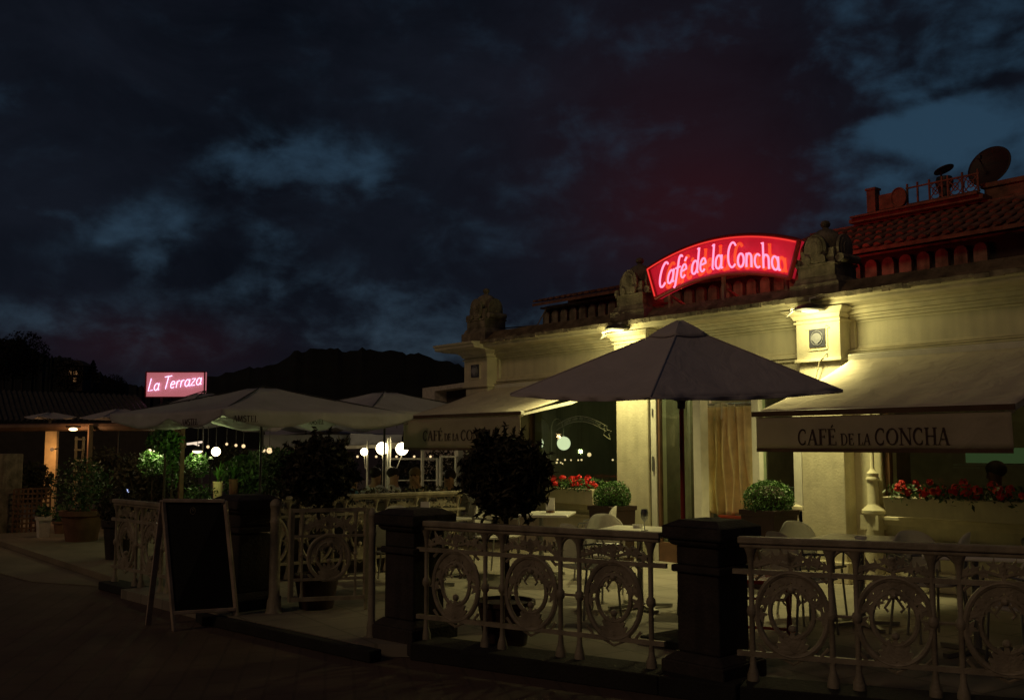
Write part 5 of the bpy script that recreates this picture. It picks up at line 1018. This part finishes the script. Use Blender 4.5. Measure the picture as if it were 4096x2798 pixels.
for k, (px, py, D, r_, n_, lm, lab) in enumerate([(560, 1930, 18.5, .55, 1500, 'leaf_dark', 'dark shrub behind the spiky plants, left of the pergola post'), (980, 1905, 17.5, .42, 1100, 'leaf_mid', 'dim leafy shrub left of the white parasol pole'), (1060, 1880, 19.5, .45, 1000, 'leaf_mid', 'shrub with faint green leaves behind the white parasol pole'), (1130, 1900, 20, .55, 1300, 'leaf_mid', 'wide shrub behind the round topiary tree'), (420, 1900, 19, .55, 1500, 'leaf_dark', 'dark shrub between ladder shelf and pergola post'), (130, 1930, 18.8, .40, 1200, 'leaf_dark', 'dark bush rising behind the lattice screen'), (700, 1950, 18.2, .4, 900, 'leaf_dark', 'dark shrub below the trailing green leaves'), (930, 1850, 21, .4, 800, 'leaf_dark', 'dark shrub below the tiny bulbs'), (1330, 1900, 22, .6, 1300, 'leaf_dark', 'dark hedge shrub behind the seated guest in blue'), (1600, 1900, 25, .7, 1500, 'leaf_dark', 'dark hedge shrub behind the globe lamp post'), (1780, 1900, 25, .7, 1500, 'leaf_dark', 'dark hedge shrub behind the glass screens')]):
    shrub(lab, px, py, D, r_, n_, 60+k, lm, size=.06)
def potblade(lab, px, py, D, ln, n, seed, lm, ph, mt):
    p = ad(px, py, D); t = thing('spider_plant', lab, 'potted plant', (p.x, p.y, .08), 0, 'spiky potted plants of the neighbouring terrace'); rnd = random.Random(seed); q = MB(); blades(q, p, n, ln, rnd, 1.1, .013); q.build('foliage', M[lm], t)
    q = MB(); z = p.z; q.lathe((p.x, p.y, 0), [(.05, .08), (.06, z*.6), (.08, z-.04), (.085, z), (.07, z)], 14); q.build('pot', M[mt], t)
potblade('bright green spiky plant in a tall pale pot behind the railing', 872, 1925, 16.5, .36, 60, 71, 'leaf_green', .9, 'curtain'); potblade('green spiky plant right of the brighter one', 935, 1915, 17.2, .34, 40, 72, 'leaf_green', .9, 'terracotta')
shrub('low yellow green plant glowing just above the black pier', 800, 1975, 15.8, .16, 420, 81, 'leaf_green', (1.6, 1.6, 1), .028)
p = ad(840, 1900, 16.0); t = thing('garden_spotlight', 'small garden spotlight hidden among the spiky plants', 'lamp', (p.x, p.y, 1.35)); q = MB(); q.lathe((p.x, p.y, 1.35), [(.03, 0), (.045, .08), (.02, .12)], 10); q.beam((p.x, p.y, .08), (p.x, p.y, 1.35), .02, .02); q.build('housing', M['iron_dark'], t); lamp('lamp_light', (p.x, p.y, 1.52), 9, (.8, 1, .35), .04, t)
# white canvas pavilion with glass screens
PV = thing('canvas_pavilion', 'white canvas pavilion with slim posts and a cream beam behind the parasols', 'pavilion', tuple(ad(1500, 1700, 21))[:2]+(.08,))
def P2(px, py, D): return ad(px, py, D)
q = MB(); a, b, c_, d_ = P2(1060, 1745, 23), P2(1610, 1745, 22), P2(1620, 1700, 25.5), P2(1060, 1700, 26); q.prism([a, b, c_, d_], (0, 0, .04)); q.build('ceiling_canvas', M['canvas_white'], PV)
q = MB(); q.grid(lambda u, v: P2(1402+205*u, 1732+(6*u if u < .5 else 6-0*u)+48*v*(1-.12*sin(pi*u)), 21.0), 16, 4); q.build('side_canvas', M['canvas_white'], PV)
q = MB(); q.grid(lambda u, v: P2(1055+350*u, 1738+52*v+4*sin(u*14)*v, 21.6), 24, 4); q.build('rear_canvas', M['canvas_white'], PV)
q = MB(); q.beam(P2(1560, 1781, 20.5), P2(1868, 1783, 19.2), .09, .12); q.beam(P2(1100, 1795, 22), P2(1560, 1783, 20.5), .07, .07); q.build('beam', M['far_white'], PV)
for px, wpx in ((1690, .05), (1835, .12), (1538, .05), (1085, .06)):
    p = P2(px, 1790, 20); q = MB(); q.beam((p.x, p.y, .08), (p.x, p.y, p.z), wpx, wpx); q.build('post', M['far_white'], PV)
def screen(lab, pxa, pxb, pyt, D):
    a, b = P2(pxa, pyt, D), P2(pxb, pyt, D); t = thing('glass_screen', lab, 'glass screen', (a.x, a.y, .08), 0, 'framed glass wind screens'); q = MB(); z0 = .55
    q.beam(a, b, .04, .035); q.beam((a.x, a.y, .08), a, .045, .045); q.beam((b.x, b.y, .08), b, .06, .06); q.beam((a.x, a.y, z0), (b.x, b.y, z0), .035, .03); q.beam((a.x, a.y, z0+.4), (b.x, b.y, z0+.4), .02, .02); q.build('frame', M['far_white'], t)
    e_ = Vector((b.x-a.x, b.y-a.y, 0)); q = MB(); q.prism([(a.x, a.y, z0), (b.x, b.y, z0), (b.x, b.y, a.z), (a.x, a.y, a.z)], Vector((e_.y, -e_.x, 0)).normalized()*.008); q.build('pane', M['glass_thin'], t)
screen('wide framed glass screen behind the seated guests', 1540, 1752, 1834, 20.2); screen('narrow framed glass screen beside the corner of the cafe', 1764, 1826, 1825, 19.6)
hA, hB, hC = ad(1529, 1792, 18), ad(1608, 1794, 18), ad(1457, 1806, 20)
pm_ = ad(1556, 1790, 18)
globe_standard('globe_lamp', 'white lamp post with two bright globes beside the left awning', (pm_.x, pm_.y, .08), [hA, hB], hA.z-.12, .036, .112, 'globe', pw=0, hook=False, cat='lamp post', pm='far_white')
pm2 = ad(1470, 1800, 20); globe_standard('globe_lamp', 'lamp post with one smaller globe at the edge of the topiary tree', (pm2.x, pm2.y, .08), [hC], hC.z-.1, .02, .075, 'globe', pw=0, hook=False, cat='lamp post', pm='far_white')
# planting trough along the dividing railing
t = thing('planting_trough', 'long low trough of dark plants along the dividing railing', 'planter', (-10.95, 6.5, .08)); q = MB(); q.box(-11.1, -10.85, 5.3, 7.9, .1, .95); q.build('trough', M['far_dark'], t); q = MB(); rnd = random.Random(3); leaves(q, lambda r_: (Vector((r_.uniform(-11.15, -10.8), r_.uniform(5.2, 7.9), .98+.13*r_.random()**2)), Vector((0, 0, 1))), 900, .035, rnd); q.build('foliage', M['leaf_dark'], t)
# far white building
a, b = ad(1690, 1552, 48), ad(1905, 1560, 42); t = thing('white_building', 'distant flat roofed white building between hill and cafe', 'building', (a.x, a.y, 0)); e_ = Vector((b.x-a.x, b.y-a.y, 0)); nn = Vector((e_.y, -e_.x, 0)).normalized(); q = MB()
A_, B_ = Vector((a.x, a.y, 0)), Vector((b.x, b.y, 0)); zt = a.z
q.prism([A_, A_+e_*.25, A_+e_*.25-nn*3, A_-nn*3], (0, 0, zt)); q.prism([A_+e_*.25+Vector((0, 0, zt-.22)), B_+Vector((0, 0, zt-.22)), B_-nn*3+Vector((0, 0, zt-.22)), A_+e_*.25-nn*3+Vector((0, 0, zt-.22))], (0, 0, .2)); q.prism([A_+e_*.25, B_, B_-nn*2.6, A_+e_*.25-nn*2.6], (0, 0, zt-1.0)); q.build('wall', M['far_white'], t)
q = MB(); q.prism([A_+e_*.252-nn*.6+Vector((0, 0, zt-.998)), B_-nn*.6+Vector((0, 0, zt-.998)), B_-nn*.7+Vector((0, 0, zt-.998)), A_+e_*.252-nn*.7+Vector((0, 0, zt-.998))], (0, 0, .77)); q.build('window', M['far_dark'], t)
# =================================================================== PEOPLE
def person(lab, loc, rz, shirt, hair, skinm, arm_r, arm_l, seat=.45, long_hair=False, head_turn=0, group=None):
    """seated figure facing +Y of its own axes; arms = (elbow, wrist) relative points"""
    t = local(thing('person', lab, 'person')); V = []; E_ = []; RAD = []
    def v(p, r_, frm=None): V.append(Vector(p)); RAD.append(r_); i = len(V)-1; (E_.append((frm, i)) if frm is not None else None); return i
    s0 = seat
    pel = v((0, 0, s0+.10), .135); w1 = v((0, .0, s0+.24), .125, pel); ch_ = v((0, .01, s0+.40), .15, w1); sh = v((0, 0, s0+.50), .10, ch_); nk = v((0, .01, s0+.575), .055, sh); hd = v((0, .02, s0+.66), .07, nk); hd2 = v((0, .02, s0+.74), .092, hd); v((0, .015, s0+.80), .065, hd2)
    v((0, .105, s0+.70), .014, hd)                       # nose
    for s_, (el, wr) in ((1, arm_r), (-1, arm_l)):
        a = v((s_*.165, 0, s0+.48), .062, sh); e = v((s_*el[0], el[1], s0+el[2]), .043, a); w_ = v((s_*wr[0], wr[1], s0+wr[2]), .028, e)
        d = (V[w_]-V[e]).normalized(); pal = v(V[w_]+d*.06, .034, w_); up_ = Vector((0, 0, 1)); sd_ = d.cross(up_).normalized()
        for k in range(4):
            o_ = sd_*(.022*(k-1.5)); b_ = v(V[pal]+d*.035+o_, .009, pal); m_ = v(V[b_]+d*(.034-.004*abs(k-1.5))-up_*.006, .0085, b_); v(V[m_]+d*.024-up_*.014, .007, m_)
        b_ = v(V[pal]+sd_*(-.032*s_)+d*.0, .010, pal); v(V[b_]+d*.03+sd_*(-.012*s_), .009, b_)
        h_ = v((s_*.10, .05, s0+.08), .105, pel); k_ = v((s_*.12, .44, s0+.06), .068, h_); an = v((s_*.12, .46, .09), .042, k_); v((s_*.12, .60, .04), .036, an)
    me = bpy.data.meshes.new('person_body'); me.from_pydata(V, E_, []); me.update(); o = bpy.data.objects.new('person_body', me); col.objects.link(o); o.parent = t
    sk = o.modifiers.new('skin', 'SKIN'); 
    for i, r_ in enumerate(RAD): me.skin_vertices[0].data[i].radius = (r_, r_)
    me.skin_vertices[0].data[0].use_root = True
    sb = o.modifiers.new('sub', 'SUBSURF'); sb.levels = 2; sb.render_levels = 2; me.materials.append(M[skinm])
    # shirt: its own skinned shell over trunk and upper arms
    V2 = [(0, 0, s0+.08), (0, 0, s0+.24), (0, .01, s0+.40), (0, 0, s0+.515)]; r2 = [.15, .14, .168, .085]; E2 = [(0, 1), (1, 2), (2, 3)]
    for s_, (el, wr) in ((1, arm_r), (-1, arm_l)):
        i = len(V2); a = Vector((s_*.165, 0, s0+.48)); e = Vector((s_*el[0], el[1], s0+el[2])); V2 += [tuple(a), tuple(a+(e-a)*.55)]; r2 += [.075, .062]; E2 += [(3, i), (i, i+1)]
    m2 = bpy.data.meshes.new('shirt'); m2.from_pydata([Vector(p) for p in V2], E2, []); m2.update(); o2_ = bpy.data.objects.new('shirt', m2); col.objects.link(o2_); o2_.parent = t; o2_.modifiers.new('skin', 'SKIN')
    for i, r_ in enumerate(r2): m2.skin_vertices[0].data[i].radius = (r_, r_)
    m2.skin_vertices[0].data[0].use_root = True
    s3 = o2_.modifiers.new('sub', 'SUBSURF'); s3.levels = 2; s3.render_levels = 2; m2.materials.append(M[shirt])
    q = MB()
    for s_ in (-1, 1): q.tube([(s_*.10, .05, s0+.08), (s_*.12, .40, s0+.07), (s_*.12, .46, s0-.02), (s_*.12, .46, .12)], [.115, .085, .075, .055], 10)
    q.build('trousers', M['trousers'], t, smooth=True)
    q = MB(); q.ball((0, .0, s0+.765), .105, 16, 10, (.93, 1.05, .92))
    if long_hair: q.ball((0, -.055, s0+.66), .085, 12, 8, (1, .6, 1.5))
    q.build('hair', M[hair], t, smooth=True)
    q = MB()
    for s_ in (-1, 1): q.ball((s_*.032, .098, s0+.735), .010, 8, 6)
    q.beam((-.022, .100, s0+.665), (.022, .100, s0+.665), .008, .006); q.build('eyes_and_mouth', M['hair'], t)
    t.location = loc; t.rotation_euler = (0, 0, rz); return t
def seat_for(loc, rz, lab): place(CH, loc, rz, lab, 'chairs of the seated guests')
AR = ((.25, .12, .28), (.16, .36, .33)); AR2 = ((.24, .22, .40), (.10, .20, .62)); AR3 = ((.27, .16, .30), (.20, .38, .48))
ppl = [(1660, 1917, 16.0, R(220), 'shirt_black', 'hair_fair', 'skin', AR, AR2, 'seated guest with fair hair and black shirt, in profile'), (1500, 1915, 16.6, R(20), 'shirt_white', 'hair', 'skin', AR, AR, 'seated guest with dark hair and pale shirt behind the lamp post foot'),
       (1572, 1917, 17.0, R(310), 'shirt_white', 'hair', 'skin', AR3, AR, 'seated guest in white shirt just right of the globe lamp post'), (1408, 1938, 16.2, R(330), 'shirt_blue', 'hair', 'skin', AR, AR, 'seated guest in bright blue shirt beside the topiary tree'), (1800, 1930, 16.2, R(200), 'shirt_black', 'hair', 'skin', AR, AR3, 'seated guest in dark shirt with a raised bare arm')]
for k, (px, py, D, rz, sh_, hr_, sk_, a1, a2, lab) in enumerate(ppl):
    h = ad(px, py, D); person(lab, (h.x, h.y, .08+(h.z-.08-1.17)*.6), rz, sh_, hr_, sk_, a1, a2, long_hair=(k == 0)); seat_for((h.x, h.y, .08), rz, 'chair of the %s' % ' '.join(lab.split()[:12]))
p = ad(1600, 1990, 16.6); place(TB, (p.x, p.y, .08), .4, 'white table shared by the seated guests', 'white cafe tables')
h = ay(3985, 1880, 11.25); person('seated customer in white shirt behind the right window', (h.x, h.y, .16+max(0, h.z-.16-1.2)), R(120), 'shirt_white', 'hair', 'skin_brown', AR, AR3); seat_for((h.x, h.y, .16), R(120), 'chair of the customer behind the right window')
# small bright screen at left
p = ad(512, 1966, 15.5); t = thing('phone', 'tiny glowing phone screen in the dark left of the railing', 'phone', p); q = MB(); q.obox(p, (.012, .07, .12), YAW-.3); q.build('case', M['iron_dark'], t); q = MB(); q.obox(p+(EYE-p).normalized()*.012, (.004, .055, .10), YAW-.3); q.build('screen', M['screen'], t)
